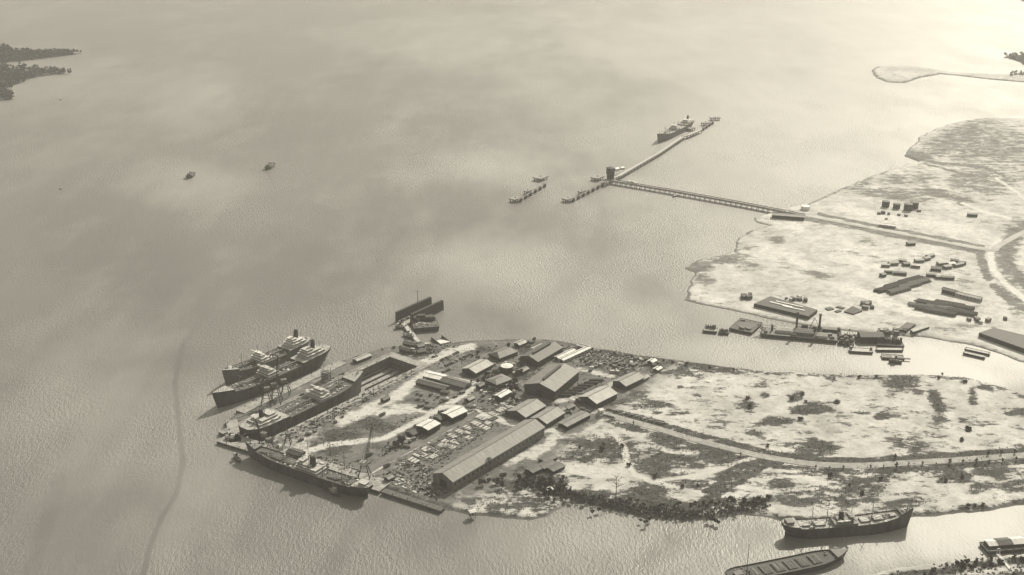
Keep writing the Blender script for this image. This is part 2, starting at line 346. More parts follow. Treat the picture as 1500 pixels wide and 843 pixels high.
# ------------------------------------------------------------------ near land: shipyard and reclaimed plain
NEAR = [(318, 642), (420, 675), (500, 700), (570, 721), (648, 747), (668, 749), (690, 754), (715, 757), (745, 760), (775, 761), (800, 757), (818, 745), (835, 737),
        (862, 740), (900, 748), (940, 758), (975, 762), (1010, 764), (1050, 760), (1090, 752), (1118, 756), (1145, 764), (1230, 765), (1300, 760), (1345, 757), (1420, 750), (1500, 741),
        (1800, 712), (1900, 700), (1900, 660), (1500, 579), (1457, 565), (1415, 553), (1372, 550), (1244, 550), (1124, 545), (1060, 537), (1004, 529), (970, 525), (940, 521), (900, 514), (866, 509),
        (822, 501), (790, 498), (740, 498), (700, 499), (640, 504), (610, 505), (580, 507), (550, 513), (500, 529), (460, 548), (405, 575), (350, 603), (332, 618)]
VEG = [  # the scrub and grass patches
 (1040, 539, 48, 9, 2, .9), (1010, 545, 30, 9, 0, .8), (1095, 595, 15, 8, 5, .9), (1120, 580, 6, 5, 0, .8), (1165, 582, 12, 7, -30, .9), (1191, 599, 30, 8, -5, 1.), (1133, 618, 24, 6, -3, .9),
 (1102, 634, 16, 6, 8, .7), (1218, 556, 10, 4, 20, .8), (1226, 590, 5, 4, 0, 1), (1260, 605, 14, 3, 0, .9), (1292, 611, 12, 4, 0, .9), (1280, 553, 25, 3, 0, .8), (1195, 657, 34, 13, 0, .95),
 (1320, 561, 30, 14, 0, .85), (1345, 575, 10, 5, 0, .8), (1372, 590, 8, 24, -28, .95), (1377, 611, 11, 7, 0, .9), (1425, 582, 7, 12, 0, .9), (1443, 567, 16, 4, 5, .7), (1490, 604, 20, 7, 0, .8), (1412, 560, 6, 4, 0, .8),
 (1328, 648, 30, 9, 8, .75), (1270, 640, 8, 7, 0, .5), (1180, 633, 20, 4, 0, .5), (1405, 657, 14, 4, 0, .6), (1490, 654, 14, 4, 0, .6), (1418, 630, 4, 3, 0, 1), (1409, 645, 3, 3, 0, 1),
 (956, 594, 28, 6, -4, .85), (934, 582, 26, 9, -8, .65), (905, 590, 22, 7, -10, .6), (962, 605, 8, 3, 0, .8), (993, 606, 20, 3, -6, .7), (1022, 581, 8, 3, 20, .7), (997, 567, 5, 3, 0, .7), (1060, 570, 20, 6, 0, .4), (1150, 563, 25, 5, 0, .35),
 (1230, 632, 30, 4, 0, .35), (1300, 590, 25, 5, 0, .35), (1440, 610, 25, 6, 0, .3), (1460, 640, 30, 8, 0, .35),
 # south of the road
 (1050, 672, 60, 10, 14, .9), (930, 668, 20, 20, 0, .6), (1130, 695, 40, 10, 0, .55), (1075, 700, 30, 16, -40, .8), (1210, 722, 70, 20, 0, .6), (1300, 720, 50, 16, 0, .5), (1480, 698, 40, 8, 0, .5), (845, 700, 30, 4, 0, .6),
 (885, 657, 48, 19, 5, .95), (850, 668, 28, 14, 0, .9), (990, 668, 44, 20, 10, .95), (960, 680, 30, 20, 15, .85), (1040, 663, 45, 12, 14, .95), (980, 690, 24, 12, 20, .8), (1000, 655, 50, 10, 15, .7),
 (1085, 687, 38, 12, -25, .95), (985, 707, 24, 6, -4, .9), (1025, 710, 20, 7, -5, .85), (950, 718, 32, 14, 0, .9), (960, 735, 40, 12, 4, 1), (1010, 745, 40, 8, 0, .9), (860, 728, 42, 10, 5, 1), (910, 738, 40, 10, 8, 1),
 (1060, 735, 30, 7, -10, .9), (1100, 735, 34, 9, -5, .8), (1150, 712, 22, 10, 20, .8), (1180, 728, 40, 14, 0, .75), (1245, 705, 40, 10, 0, .7), (1265, 722, 38, 14, 0, .85), (1290, 700, 24, 13, 0, .75), (1225, 735, 40, 12, 0, .7), (1330, 738, 36, 8, -4, .8),
 (1385, 695, 36, 10, 5, .85), (1410, 700, 16, 8, 0, .9), (1350, 690, 24, 6, 0, .8), (1450, 690, 34, 8, 0, .75), (1440, 712, 26, 9, -8, .7), (1490, 712, 30, 9, -4, .75), (1425, 742, 30, 4, -4, .9), (1380, 705, 12, 4, 0, .9), (1200, 695, 60, 4, 0, .7), (1320, 683, 80, 4, 0, .8), (1440, 676, 80, 5, -2, .8),
 (742, 742, 40, 13, 0, .75), (700, 738, 26, 12, -10, .6), (785, 735, 26, 16, 0, .75), (790, 703, 34, 14, 10, 1), (740, 715, 30, 12, -20, .75), (815, 715, 18, 12, 0, .9), (765, 690, 20, 8, -25, .7), (800, 690, 20, 8, 0, .75),
 # inside the yard
 (492, 644, 34, 17, -12, 1), (475, 650, 22, 12, 0, .9), (549, 622, 30, 9, 8, 1), (535, 617, 16, 6, 0, .8), (510, 628, 20, 10, 0, .5), (690, 605, 25, 7, 0, .5), (610, 590, 20, 8, 10, .5), (605, 576, 12, 4, 0, .5),
 (715, 575, 26, 7, 10, .7), (700, 556, 22, 8, 0, .7), (745, 550, 40, 10, 0, .8), (700, 512, 28, 6, -8, .7), (785, 512, 30, 9, 0, .8), (660, 528, 20, 6, -20, .35), (735, 548, 22, 9, 0, .8), (590, 500, 26, 5, 0, .4),
 (870, 525, 30, 5, 8, .7), (895, 518, 36, 5, 8, .8), (920, 530, 18, 4, 0, .7), (875, 538, 16, 4, 0, .7), (910, 545, 14, 6, 0, .9), (970, 535, 30, 6, -15, .7), (940, 522, 34, 4, 8, .85), (835, 645, 24, 8, -5, .5)]
VST = [  # verges, ditches and the bands beside the road
 (8, 1.2, [(905, 605), (950, 616), (1000, 632), (1060, 648), (1110, 661), (1150, 668), (1200, 674), (1260, 676), (1330, 672), (1500, 660), (1800, 645)]),
 (8, .9, [(880, 612), (905, 622), (950, 634), (1000, 648), (1060, 666), (1110, 677), (1150, 684), (1200, 690), (1260, 692), (1330, 688), (1500, 677), (1800, 660)]),
 (9, 1.25, [(1118, 682), (1090, 700), (1060, 718), (1030, 738), (1010, 757)]), (12, 1.1, [(1105, 680), (1065, 705), (1040, 720)]),
 (5, .7, [(1000, 760), (1060, 752), (1120, 745)]), (4, .6, [(960, 523), (1004, 530), (1060, 539), (1124, 547), (1244, 552)]), (4, .6, [(1244, 552), (1372, 552), (1415, 556), (1457, 567), (1500, 582)])]
PALE = [
 (5, 1, [(895, 632), (908, 645), (916, 660), (918, 680), (930, 695), (955, 706), (985, 712)]), (4, .9, [(955, 706), (1010, 698), (1050, 690), (1085, 676), (1105, 671)]),
 (6, .9, [(835, 690), (870, 698), (905, 697)]), (9, .8, [(840, 682), (880, 690), (915, 688)]), (6, .8, [(960, 655), (990, 663), (1020, 664)]), (5, .7, [(985, 690), (1030, 690), (1060, 685)]),
 (2.0, .42, [(1255, 552), (1243, 575), (1225, 605), (1205, 635), (1200, 645)]),
 # yard tracks
 (6, .9, [(700, 604), (655, 628), (605, 655), (560, 680), (530, 700)]), (6, .95, [(430, 668), (480, 652), (560, 643), (610, 618), (656, 593), (694, 569)]),
 (7, .9, [(656, 593), (694, 605), (752, 621), (815, 632)]), (6, .85, [(625, 545), (660, 555), (714, 566)]), (12, 1, [(500, 618), (540, 600), (580, 580), (620, 552)]), (9, .9, [(620, 532), (655, 518), (690, 508)]),
 (12, .9, [(560, 605), (590, 598), (620, 600)]), (7, .8, [(790, 655), (770, 665), (745, 680)]), (10, .8, [(815, 632), (806, 650), (780, 668)]),
 (6, .7, [(815, 588), (850, 582), (900, 560)]), (5, .8, [(848, 540), (880, 548), (895, 552)]), (6, .6, [(815, 640), (850, 638), (890, 612)]), (16, .6, [(400, 660), (440, 650), (455, 640)])]
YARD = [(300, 660), (640, 760), (730, 720), (810, 690), (840, 650), (890, 615), (925, 590), (985, 540), (1000, 520), (800, 480), (560, 490), (330, 610)]
nv = lambda x, y, d: np.clip(np.maximum(np.maximum(np.maximum(blobs(x, y, VEG), strokes(x, y, VST)), np.clip(.27+.16*wob(x*1.5, y*4, 60), 0, 1)), .75*np.clip(1.15-np.abs(d)/15, 0, 1)), 0, 1)
ng = lambda x, y, d: inpoly(x, y, YARD, 40)*.8
npl = lambda x, y, d: strokes(x, y, PALE)
# the dry dock: corner of the far end, the near right-hand side and the axis of the basin
DK_FL, DK_FR, DK_NR = P(568, 524, 3), P(613, 537, 3), P(370, 655, 3)
dk_ax = (DK_NR-DK_FR).normalized(); dk_len = (DK_NR-DK_FR).length
dk_w = abs((DK_FL-DK_FR).dot(Vector((-dk_ax.y, dk_ax.x, 0))))
dk_side = Vector((-dk_ax.y, dk_ax.x, 0))
if dk_side.dot(DK_FL-DK_FR) < 0: dk_side = -dk_side
def dock_pt(a, s, z=0):
    q = DK_FR+dk_ax*a+dk_side*s; return Vector((q.x, q.y, z))
hole = [dock_pt(-1, -1)[:2], dock_pt(dk_len+40, -1)[:2], dock_pt(dk_len+40, dk_w+1)[:2], dock_pt(-1, dk_w+1)[:2]]
dock_rect = [dock_pt(-2, -2), dock_pt(dk_len-3, -2), dock_pt(dk_len-3, dk_w+2), dock_pt(-2, dk_w+2)]
water()
g_near = ground_mat('reclaimed_sand', .57, .058, .14, .52)
near_o, n_pts, n_d, n_V, n_G = land('ground', NEAR, 1.6, nv, ng, npl, g_near, holes=[hole], wobble=1.8)
print('dock', dk_len, dk_w)

# ------------------------------------------------------------------ far land
FAR = [(1004, 440), (1030, 447), (1060, 453), (1100, 462), (1150, 472), (1180, 476), (1235, 484), (1300, 492), (1340, 493), (1380, 498), (1420, 506), (1460, 518), (1500, 531), (1800, 600), (2100, 640), (2100, 170), (1600, 178), (1500, 174), (1440, 173),
       (1400, 180), (1370, 190), (1350, 199), (1338, 213), (1325, 229), (1345, 237), (1300, 250), (1268, 262), (1235, 276), (1205, 290), (1180, 301), (1150, 304), (1130, 312), (1106, 320), (1110, 327), (1130, 331), (1102, 337), (1082, 348), (1076, 360), (1079, 370),
       (1050, 375), (1025, 381), (1002, 393), (1018, 400), (1012, 412), (1010, 428)]
FVEG = [(1025, 389, 20, 9, -10, .9), (1060, 381, 34, 6, -6, .8), (1032, 408, 12, 8, 0, .8), (1090, 386, 40, 5, 6, .6), (1195, 402, 24, 5, 10, .6), (1090, 362, 16, 5, 0, .4), (1138, 352, 10, 5, 0, .8), (1270, 352, 16, 4, 5, .6),
        (1450, 215, 90, 28, 0, .62), (1400, 205, 60, 18, -25, .7), (1480, 240, 70, 16, 0, .5), (1345, 228, 22, 7, 10, .9), (1310, 285, 60, 8, 6, .75), (1380, 285, 40, 7, 12, .8), (1440, 265, 60, 22, 0, .6), (1330, 262, 60, 9, 0, .55), (1260, 272, 24, 5, -25, .55),
        (1480, 360, 14, 40, 8, .7), (1475, 400, 16, 40, -18, .7), (1495, 440, 20, 20, 0, .6), (1410, 466, 12, 3, 0, .5), (1400, 410, 30, 4, 6, .5), (1110, 395, 20, 3, 0, .4), (1360, 480, 60, 4, 5, .45), (1430, 480, 40, 6, 0, .4), (1120, 345, 26, 6, 0, .3), (1200, 330, 40, 5, 5, .3),
        (1140, 418, 30, 6, 0, .25), (1220, 370, 50, 6, 0, .3), (1050, 430, 30, 7, 0, .3)]
FVST = [(3.5, .9, [(1340, 233), (1380, 240), (1440, 245), (1470, 258)]), (3, .7, [(1355, 240), (1420, 258), (1500, 262)]), (3, .8, [(1004, 440), (1060, 455), (1100, 464), (1180, 478), (1300, 494), (1380, 500), (1460, 520)]), (3, .6, [(1180, 302), (1235, 277), (1300, 251)]),
        (3, .6, [(1079, 370), (1076, 360), (1082, 348), (1102, 338)]), (5, 1, [(1180, 321), (1260, 335), (1350, 353), (1440, 370)]), (3.5, .9, [(1200, 314), (1262, 327), (1352, 344), (1440, 361)]), (11, 1, [(1510, 326), (1484, 345), (1472, 368), (1480, 394), (1512, 426)]), (3, .7, [(1370, 283), (1395, 292), (1412, 302)]), (3, .9, [(1010, 428), (1006, 438), (1030, 446)]),
        (7, 1, [(1436, 374), (1441, 390), (1448, 408)]), (8, 1, [(1456, 420), (1480, 440), (1500, 452)])]
FPALE = [(6, 1, [(1462, 352), (1450, 372), (1455, 395), (1475, 418), (1510, 445)]), (3, .9, [(1410, 298), (1440, 310), (1480, 320)]), (3, .8, [(1460, 262), (1490, 282), (1510, 300)]), (12, .8, [(1240, 420), (1330, 455), (1440, 470)]), (10, .7, [(1230, 305), (1300, 320), (1420, 335)])]
fv = lambda x, y, d: np.clip(np.maximum(np.maximum(blobs(x, y, FVEG)*1.1, strokes(x, y, FVST)*1.1), np.clip(.14+.16*wob(x*1.2, y*4, 50), 0, 1)), 0, 1)
g_far = ground_mat('dry_sand_flats', .60, .16, .3, .64, .15)
far_o, f_pts, f_d, f_V, f_G = land('terrain', FAR, 4.0, fv, lambda x, y, d: x*0, lambda x, y, d: strokes(x, y, FPALE), g_far, slope=12, wobble=3)

SPIT = [(1276, 103), (1285, 98), (1310, 96), (1340, 98), (1375, 103), (1400, 107), (1450, 109), (1500, 110), (1800, 112), (1800, 125), (1500, 121), (1450, 117), (1400, 111), (1378, 109), (1350, 114), (1325, 122), (1300, 121), (1283, 114)]
sv = lambda x, y, d: np.clip(1.1-d/14, 0, .75)
land('sand_spit', SPIT, 5., sv, lambda x, y, d: x*0, lambda x, y, d: x*0, g_far, slope=14, wobble=2)
g_wood = ground_mat('marsh_ground', .10, .06, .1, .2, .08)
one = lambda x, y, d: x*0+1
ISL1 = [(-60, 92), (0, 92), (30, 90), (60, 87), (95, 82), (122, 79), (110, 78), (60, 78), (20, 76), (-60, 74)]
ISL2 = [(-60, 150), (0, 148), (18, 146), (15, 138), (5, 132), (30, 122), (50, 114), (75, 110), (100, 108), (80, 105), (40, 104), (10, 98), (-60, 94)]
ISL3 = [(1470, 84), (1490, 81), (1600, 80), (1600, 99), (1500, 95), (1490, 90)]
ISL4 = [(1474, 110), (1500, 106), (1600, 106), (1600, 110), (1500, 111)]
ISL5 = [(1482, -6), (1530, -12), (1600, -12), (1600, 3), (1500, 3)]
isl = []
for k, c in enumerate((ISL1, ISL2, ISL3, ISL4, ISL5)):
    isl.append(land('marsh_island', c, 6., one, lambda x, y, d: x*0, lambda x, y, d: x*0, g_wood, top=1.2, slope=6, wobble=3))
# near bank at the bottom right corner
BANK = [(1180, 905), (1200, 866), (1250, 848), (1300, 834), (1360, 827), (1395, 823), (1430, 818), (1470, 815), (1530, 808), (1800, 790), (1800, 900)]
BVEG = [(1380, 838, 40, 6, -6, 1), (1440, 828, 22, 5, 0, 1), (1490, 822, 22, 4, 0, 1), (1480, 842, 30, 5, 0, .9), (1320, 846, 30, 6, 0, .9), (1430, 845, 20, 4, 0, .8)]
land('river_bank', BANK, 1.6, lambda x, y, d: blobs(x, y, BVEG), lambda x, y, d: x*0+.3, lambda x, y, d: strokes(x, y, [(4, 1, [(1420, 840), (1460, 835), (1510, 832)])]), g_near, slope=5, wobble=2)

# roads as ribbons
def ribbon(name, px, width, z, m, label=None):
    pts = [P(x, y, z) for x, y in px]
    q = []
    for a, b, c, d in zip([pts[0]]+pts[:-2], pts[:-1], pts[1:], pts[2:]+[pts[-1]]):
        for k in range(8):
            t = k/8; q.append(.5*((2*b)+(c-a)*t+(2*a-5*b+4*c-d)*t*t+(3*b-a-3*c+d)*t**3))
    q.append(pts[-1]); mb = MB(); vs = []
    for i, p in enumerate(q):
        d = (q[min(i+1, len(q)-1)]-q[max(i-1, 0)]).normalized(); s = Vector((-d.y, d.x, 0))*width/2
        vs += [p+s, p-s, p-s*1.12-Vector((0, 0, .5)), p+s*1.12-Vector((0, 0, .5))]
    fs = []
    for i in range(len(q)-1):
        a = i*4; b = a+4
        fs += [(a+1, b+1, b, a), (a+2, b+2, b+1, a+1), (a, b, b+3, a+3)]
    o = mb.add(vs, fs).build(name, m); tag(o, kind='structure'); return o
ribbon('road', [(868, 603), (890, 608), (920, 616), (960, 627), (1010, 642), (1060, 655), (1110, 667), (1150, 674), (1195, 680), (1260, 682), (1330, 678), (1400, 674), (1500, 667), (1800, 648)], 11, 2.95, M['road'])
ribbon('causeway', [(1140, 311), (1185, 316.5), (1260, 331), (1350, 348), (1446, 366), (1462, 360), (1500, 340), (1540, 325)], 11, 2.95, mat('causeway_gravel', .42, .9, .2, .05))
ribbon('path', [(700, 603.5), (655, 627), (605, 654), (560, 678), (535, 693)], 9, 2.85, M['asphalt'])

# ------------------------------------------------------------------ ships
def hull_fns(L, B, D, sf, sa):
    def hb(t):
        if t < .13: return B/2*math.sqrt(max(0, 1-((.13-t)/.13)**2))
        if t > .70: return B/2*max(0, 1-((t-.70)/.30)**2.1)
        return B/2
    def hw(t):
        if t < .26: return B/2*max(0, 1-((.26-t)/.26)**2.2)
        if t > .66: return B/2*max(0, 1-((t-.66)/.34)**1.7)
        return B/2
    def zd(t): return D+sf*max(0, (t-.55)/.45)**2+sa*max(0, (.35-t)/.35)**2
    return hb, hw, zd
class Ship:
    def __init__(s, name, label, cat, stern, bow, beam, D, sf=4, sa=2, hull='hull', deck='deck', keel=-2, z=0, length=None, bulwark=1.0, group=None):
        c, rz, L = axis(stern, bow); s.L = L; s.B = beam; s.root = thing(name, label, cat, (c.x, c.y, z), rz, group)
        s.hb, s.hw, s.zd = hull_fns(L, beam, D, sf, sa)
        N = 36; ts = [i/N for i in range(N+1)]; ts = sorted(set(ts+[.012, .03, .97, .985]))
        mb = MB(); rows = []
        for t in ts:
            xd = -L/2+t*L; xw = -L/2+.055*L+t*L*.915; xm = xd*.45+xw*.55
            b0, b1 = s.hw(t), s.hb(t); z1 = s.zd(t)+bulwark; zm = z1*.45
            bm = b0*.45+b1*.55
            rows.append([(xw, -b0*.9, keel), (xw, -b0, 0 if keel > -4 else keel*.5), (xm, -bm, zm), (xd, -b1, z1), (xd, b1, z1), (xm, bm, zm), (xw, b0, 0 if keel > -4 else keel*.5), (xw, b0*.9, keel)])
        for r in rows: mb.v += r
        for i in range(len(rows)-1):
            for k in (0, 1, 2, 4, 5, 6):
                a = i*8+k; mb.f.append((a, a+1, a+9, a+8))
        mb.f.append((0, 1, 2, 3, 4, 5, 6, 7)); 
        s.hull = mb.build('hull', M[hull], s.root)
        s.plate('deck', 0, 1, -.05, .1, M[deck], inset=.25)
    def X(s, t): return -s.L/2+t*s.L
    def plate(s, name, t0, t1, z0, h, m, inset=0, parent=None):
        ts = [t0+(t1-t0)*i/14 for i in range(15)]
        pl = [(s.X(t), -max(.05, s.hb(t)-inset)) for t in ts]+[(s.X(t), max(.05, s.hb(t)-inset)) for t in reversed(ts)]
        zs = [s.zd(t) for t in ts]; zs = zs+zs[::-1]
        mb = MB(); n = len(ts)
        vs = [(p[0], p[1], z+z0) for p, z in zip(pl, zs)]+[(p[0], p[1], z+z0+h) for p, z in zip(pl, zs)]
        fs = []
        for lay in (0, 2*n):
            for i in range(n-1): fs.append((lay+i, lay+i+1, lay+2*n-2-i, lay+2*n-1-i))
        fs += [(i, (i+1) % (2*n), 2*n+(i+1) % (2*n), 2*n+i) for i in range(2*n)]
        return mb.add(vs, fs).build(name, m, parent or s.root)
    def house(s, t, y, lx, ly, h, z0, m, name='deckhouse', win=True, parent=None, wing=0):
        z = s.zd(t)+z0; x = s.X(t)
        mb = MB().box(x, y, z, lx, ly, h); mb.box(x, y, z+h, lx+.8, ly+.8, .25)
        if wing: mb.box(x+lx*.2, y, z+h-1.1, lx*.4, s.B+wing, 1.1)
        o = mb.build(name, m, parent or s.root)
        if win:
            wb = MB().box(x, y, z+h*.5, lx+.16, ly+.16, h*.26)
            wb.build('window_strip', M['glass'], o)
        return o
    def funnel(s, t, z0, h, r, m='black', y=0, rake=.08):
        z = s.zd(t)+z0; x = s.X(t); mb = MB(); n = 16; vs = []
        for k, (zz, q) in enumerate(((z, 1.06), (z+h, .95))):
            for i in range(n):
                a = 2*math.pi*i/n; vs.append((x-(zz-z)*rake+1.35*r*q*math.cos(a), y+r*q*math.sin(a), zz))
        mb.add(vs, [tuple(range(n))[::-1], tuple(range(n, 2*n))]+[(i, (i+1) % n, n+(i+1) % n, n+i) for i in range(n)])
        o = mb.build('funnel', M[m], s.root, True)
        MB().tube((x-h*rake, y, z+h-.4), (x-h*rake, y, z+h+.5), r*.85, n=12).build('funnel_cap', M['black'], o)
        MB().tube((x+1.8*r, y, z), (x+1.8*r, y, z+h*.95), .35, n=6).build('steam_pipe', M['mid'], o)
        return o
    def mast(s, t, h, z0=0, y=0, m='mast', derr=0, reach=14, cross=6, r=.42):
        z = s.zd(t)+z0; x = s.X(t)
        mb = MB().tube((x, y, z), (x, y, z+h), r, r*.5, 6)
        if cross: mb.bar((x, y-cross/2, z+h*.72), (x, y+cross/2, z+h*.72), .4)
        o = mb.build('mast', M[m], s.root)
        for k in range(derr):
            d = 1 if k % 2 else -1; yy = y+(1.4 if k < 2 else -1.4)*(1 if derr > 2 else 0)
            b = MB().tube((x+d*.6, yy, z+1.5), (x+d*reach, yy*2.2, z+h*.34), .28, .18, 5); b.bar((x+d*reach, yy*2.2, z+h*.34), (x, y, z+h*.95), .1)
            b.build('derrick', M[m], o)
        if derr:
            for sx in (-1, 1): MB().box(x+sx*2.2, 0, z, 1.6, 5, 1.5).build('winch', M['mid'], s.root)
        return o
    def hatch(s, t, lx, ly, y=0, h=1.3, m='deckd'):
        z = s.zd(t); x = s.X(t)
        o = MB().box(x, y, z, lx, ly, h).build('hatch', M['mid'], s.root)
        MB().box(x, y, z+h, lx*.94, ly*.9, .18).build('hatch_cover', M[m], o); return o
    def boat(s, t, y, z0, l=7, m='white'):
        z = s.zd(t)+z0; x = s.X(t); mb = MB(); n = 8; rows = []
        for i in range(n+1):
            q = i/n; b = 1.15*math.sin(math.pi*min(max(q, .02), .98))**.5
            rows.append([(x-l/2+l*q, y, z), (x-l/2+l*q, y-b, z+1), (x-l/2+l*q, y, z+1.25), (x-l/2+l*q, y+b, z+1)])
        for r in rows: mb.v += r
        for i in range(n):
            for k in range(4): a = i*4+k; b2 = i*4+(k+1) % 4; mb.f.append((a, b2, b2+4, a+4))
        return mb.build('lifeboat', M[m], s.root)
    def bits(s, t0, t1, n, m='white', hi=1.2, seed=0, w=.8):
        """ventilators, bitts and gear standing on the deck"""
        r = random.Random(seed)
        for i in range(n):
            t = r.uniform(t0, t1); yy = r.uniform(-1, 1)*s.hb(t)*w
            z = s.zd(t); a = r.uniform(.5, 1.4)
            mb = MB()
            if r.random() < .5: mb.tube((s.X(t), yy, z), (s.X(t), yy, z+hi*r.uniform(.6, 1.8)), .35*a, n=7); mb.box(s.X(t)+.3, yy, z+hi*.9, 1.1*a, .9*a, .8)
            else: mb.box(s.X(t), yy, z, 2.2*a, 1.3*a, hi*r.uniform(.5, 1.1)); mb.box(s.X(t), yy, z+hi*.5, 1.0*a, 2.0*a, .3)
            mb.build('ventilator', M[m if r.random() < .6 else ('offw' if r.random() < .5 else 'dark')], s.root)
    def rail(s, t0, t1, h=1.0, m='mid'):
        k = int((t1-t0)*s.L/4)
        for sy in (-1, 1):
            mb = MB(); pr = None
            for i in range(k+1):
                t = t0+(t1-t0)*i/k; p = Vector((s.X(t), sy*(s.hb(t)-.2), s.zd(t)+h)); mb.bar(p-Vector((0, 0, h)), p, .12)
                if pr: mb.bar(pr, p, .12)
                pr = p
            mb.build('railing', M[m], s.root)

def tanker(name, label, stern, bow, beam, D, hull='hull', deck='deck', house='white', funnel='black', z=0, keel=-2, mid=.5, seed=1, rich=True, cat='tanker', sf=4.5, zs=1.0):
    s = Ship(name, label, cat, stern, bow, beam, D, sf, 2.0, hull, deck, keel, z, bulwark=.5)
    B = beam
    s.plate('poop', .01, .30, .1, 2.4, M[hull], 0.02); s.plate('poop_deck', .012, .298, 2.5, .12, M['decklight' if house != 'mid' else 'deck'], .3)
    s.plate('forecastle', .86, .995, .1, 2.3, M[hull], 0.02); s.plate('forecastle_deck', .862, .992, 2.4, .12, M['decklight'], .4)
    s.house(.165, 0, s.L*.16, B*.72, 2.6, 2.6, M[house], 'aft_house'); s.house(.17, 0, s.L*.12, B*.6, 2.4, 5.2, M[house], 'aft_house')
    s.house(.2, 0, s.L*.05, B*.45, 2.2, 7.6, M[house], 'aft_house')
    s.funnel(.15, 7.6, 8.5, 2.3, funnel)
    o = s.house(mid, 0, s.L*.085, B*.9, 2.6, .1, M[house], 'bridge_house'); s.house(mid+.002, 0, s.L*.075, B*.8, 2.5, 2.7, M[house], 'bridge_house')
    s.house(mid+.008, 0, s.L*.05, B*.62, 2.5, 5.2, M[house], 'bridge_house', wing=0); s.house(mid+.014, 0, s.L*.03, B*.4, 2.3, 7.7, M[house], 'wheelhouse', wing=.4)
    s.plate('catwalk', .30, mid-.045, 2.3, .2, M['mid'], B*.5-1.0); s.plate('catwalk', mid+.045, .86, 2.3, .2, M['mid'], B*.5-1.0)
    for yy in (-3.2, -2.2, 2.4):
        MB().tube((s.X(.31), yy, s.zd(.4)+.9), (s.X(.84), yy, s.zd(.6)+.9), .4, n=6).build('pipe', M['rust'], s.root)
    for i in range(7):
        for sy in (-1, 1):
            t = .33+.5*i/6.3
            if abs(t-mid) < .06: continue
            hh = MB().tube((s.X(t), sy*B*.27, s.zd(t)), (s.X(t), sy*B*.27, s.zd(t)+1.1), 1.1, n=10); hh.box(s.X(t), sy*B*.27, s.zd(t)+1.1, 1.4, 1.4, .25)
            hh.build('tank_hatch', M['offw'], s.root)
    s.mast(mid-.1, 16, derr=2, reach=10, cross=8); s.mast(.78, 15, derr=2, reach=9, cross=8); s.mast(.09, 10, 2.6, cross=3); s.mast(mid+.02, 9, 10, cross=4, r=.3); s.mast(.935, 8, 2.4, cross=0, r=.3)
    for t in (.14, .2):
        for sy in (-1, 1): s.boat(t, sy*B*.42, 5.4)
    for sy in (-1, 1): s.boat(mid-.02, sy*B*.46, 5.4)
    if rich:
        s.bits(.31, .84, 46, 'white', 1.2, seed); s.bits(.03, .1, 8, 'white', 4, seed+5); s.bits(.88, .96, 8, 'offw', 3.6, seed+9, .6)
    s.rail(.3, .86); s.root.scale = (1, 1, zs)
    MB().box(s.X(.05), 0, keel, 3.4, .7, D*.55-keel).build('rudder', M[hull], s.root)
    return s
def cargo(name, label, stern, bow, beam, D, hull='hull', deck='deck', house='offw', funnel='black', low=1.0, seed=3, sf=5, sa=2.5, hatch='deckd', house_t=.47, fore_bulk=True, nbits=40):
    s = Ship(name, label, 'cargo ship', stern, bow, beam, D, sf, sa, hull, deck, -2, 0, bulwark=1.1)
    B = beam; L = s.L; ht = house_t
    s.plate('forecastle', .89, .995, .1, 2.5, M[hull], .02); s.plate('forecastle_deck', .892, .992, 2.6, .12, M['deck'], .4)
    s.plate('poop', .008, .12, .1, 2.5, M[hull], .02); s.plate('poop_deck', .01, .118, 2.6, .12, M['decklight'], .35)
    s.house(ht, 0, L*.17, B*.86, 2.7, .1, M[house]); s.house(ht, 0, L*.155*low, B*.76, 2.6*low, 2.8, M[house]); s.house(ht+.02, 0, L*.1*low, B*.66, 2.5*low, 2.8+2.6*low, M[house])
    s.house(ht+.05, 0, L*.035, B*.5, 2.5*low, 2.8+5.1*low, M[house], 'wheelhouse', wing=.2)
    s.funnel(ht-.02, 2.8+2.6*low, 10.5*low, 2.7*low, funnel)
    s.house(.06, 0, L*.05, B*.4, 2.4, 2.7, M[house], 'poop_house')
    for t, w in ((.17, .085), (.285, .08), (.63, .075), (.735, .09), (.84, .05)): s.hatch(t, L*w, B*(.42 if t < .8 else .3), m=hatch)
    s.mast(.228, 19, derr=4, reach=12, cross=9); s.mast(.685, 20, derr=4, reach=12, cross=9); s.mast(.355, 12, derr=0, cross=5, y=4, r=.6); s.mast(.355, 12, derr=0, cross=5, y=-4, r=.6)
    s.mast(.79, 14, derr=2, reach=9, cross=5, r=.35); s.mast(ht+.055, 9, 10.3, cross=4, r=.3); s.mast(.95, 7, 2.6, cross=0, r=.3)
    for t in (ht-.05, ht): 
        for sy in (-1, 1): s.boat(t, sy*B*.42, 5.6)
    s.bits(.12, .9, nbits, 'white', 1.3, seed, .9); s.bits(.02, .1, 6, 'white', 3.8, seed+2); s.bits(.9, .97, 7, 'offw', 3.7, seed+3, .6); s.bits(ht-.07, ht+.07, 10, 'white', 6.4, seed+4, .7)
    s.rail(.12, .39); s.rail(.56, .89)
    MB().box(s.X(.045), 0, -2, 3.2, .7, D*.6+2).build('rudder', M['dark'], s.root)
    return s
# tankers lying at the basin quay
bB, sB = P(313, 601, 0), P(483, 525, 0)
tanker('tanker', 'long dark tanker berthed against the basin quay, its dark funnel at the far stern', sB, bB, 25, 10.5, 'hull', 'deckd', 'offw', seed=11, mid=.55, zs=1.25)
dB = (bB-sB).normalized(); pB = Vector((-dB.y, dB.x, 0))
if pB.x > 0: pB = -pB
sA = P(453, 512.5, 0)
tanker('tanker', 'pale-decked tanker with white stern house lying outside the long dark tanker', sA, sA+dB*140, 24, 10.5, 'hullg', 'deckd', 'white', seed=12, mid=.58, zs=1.25)
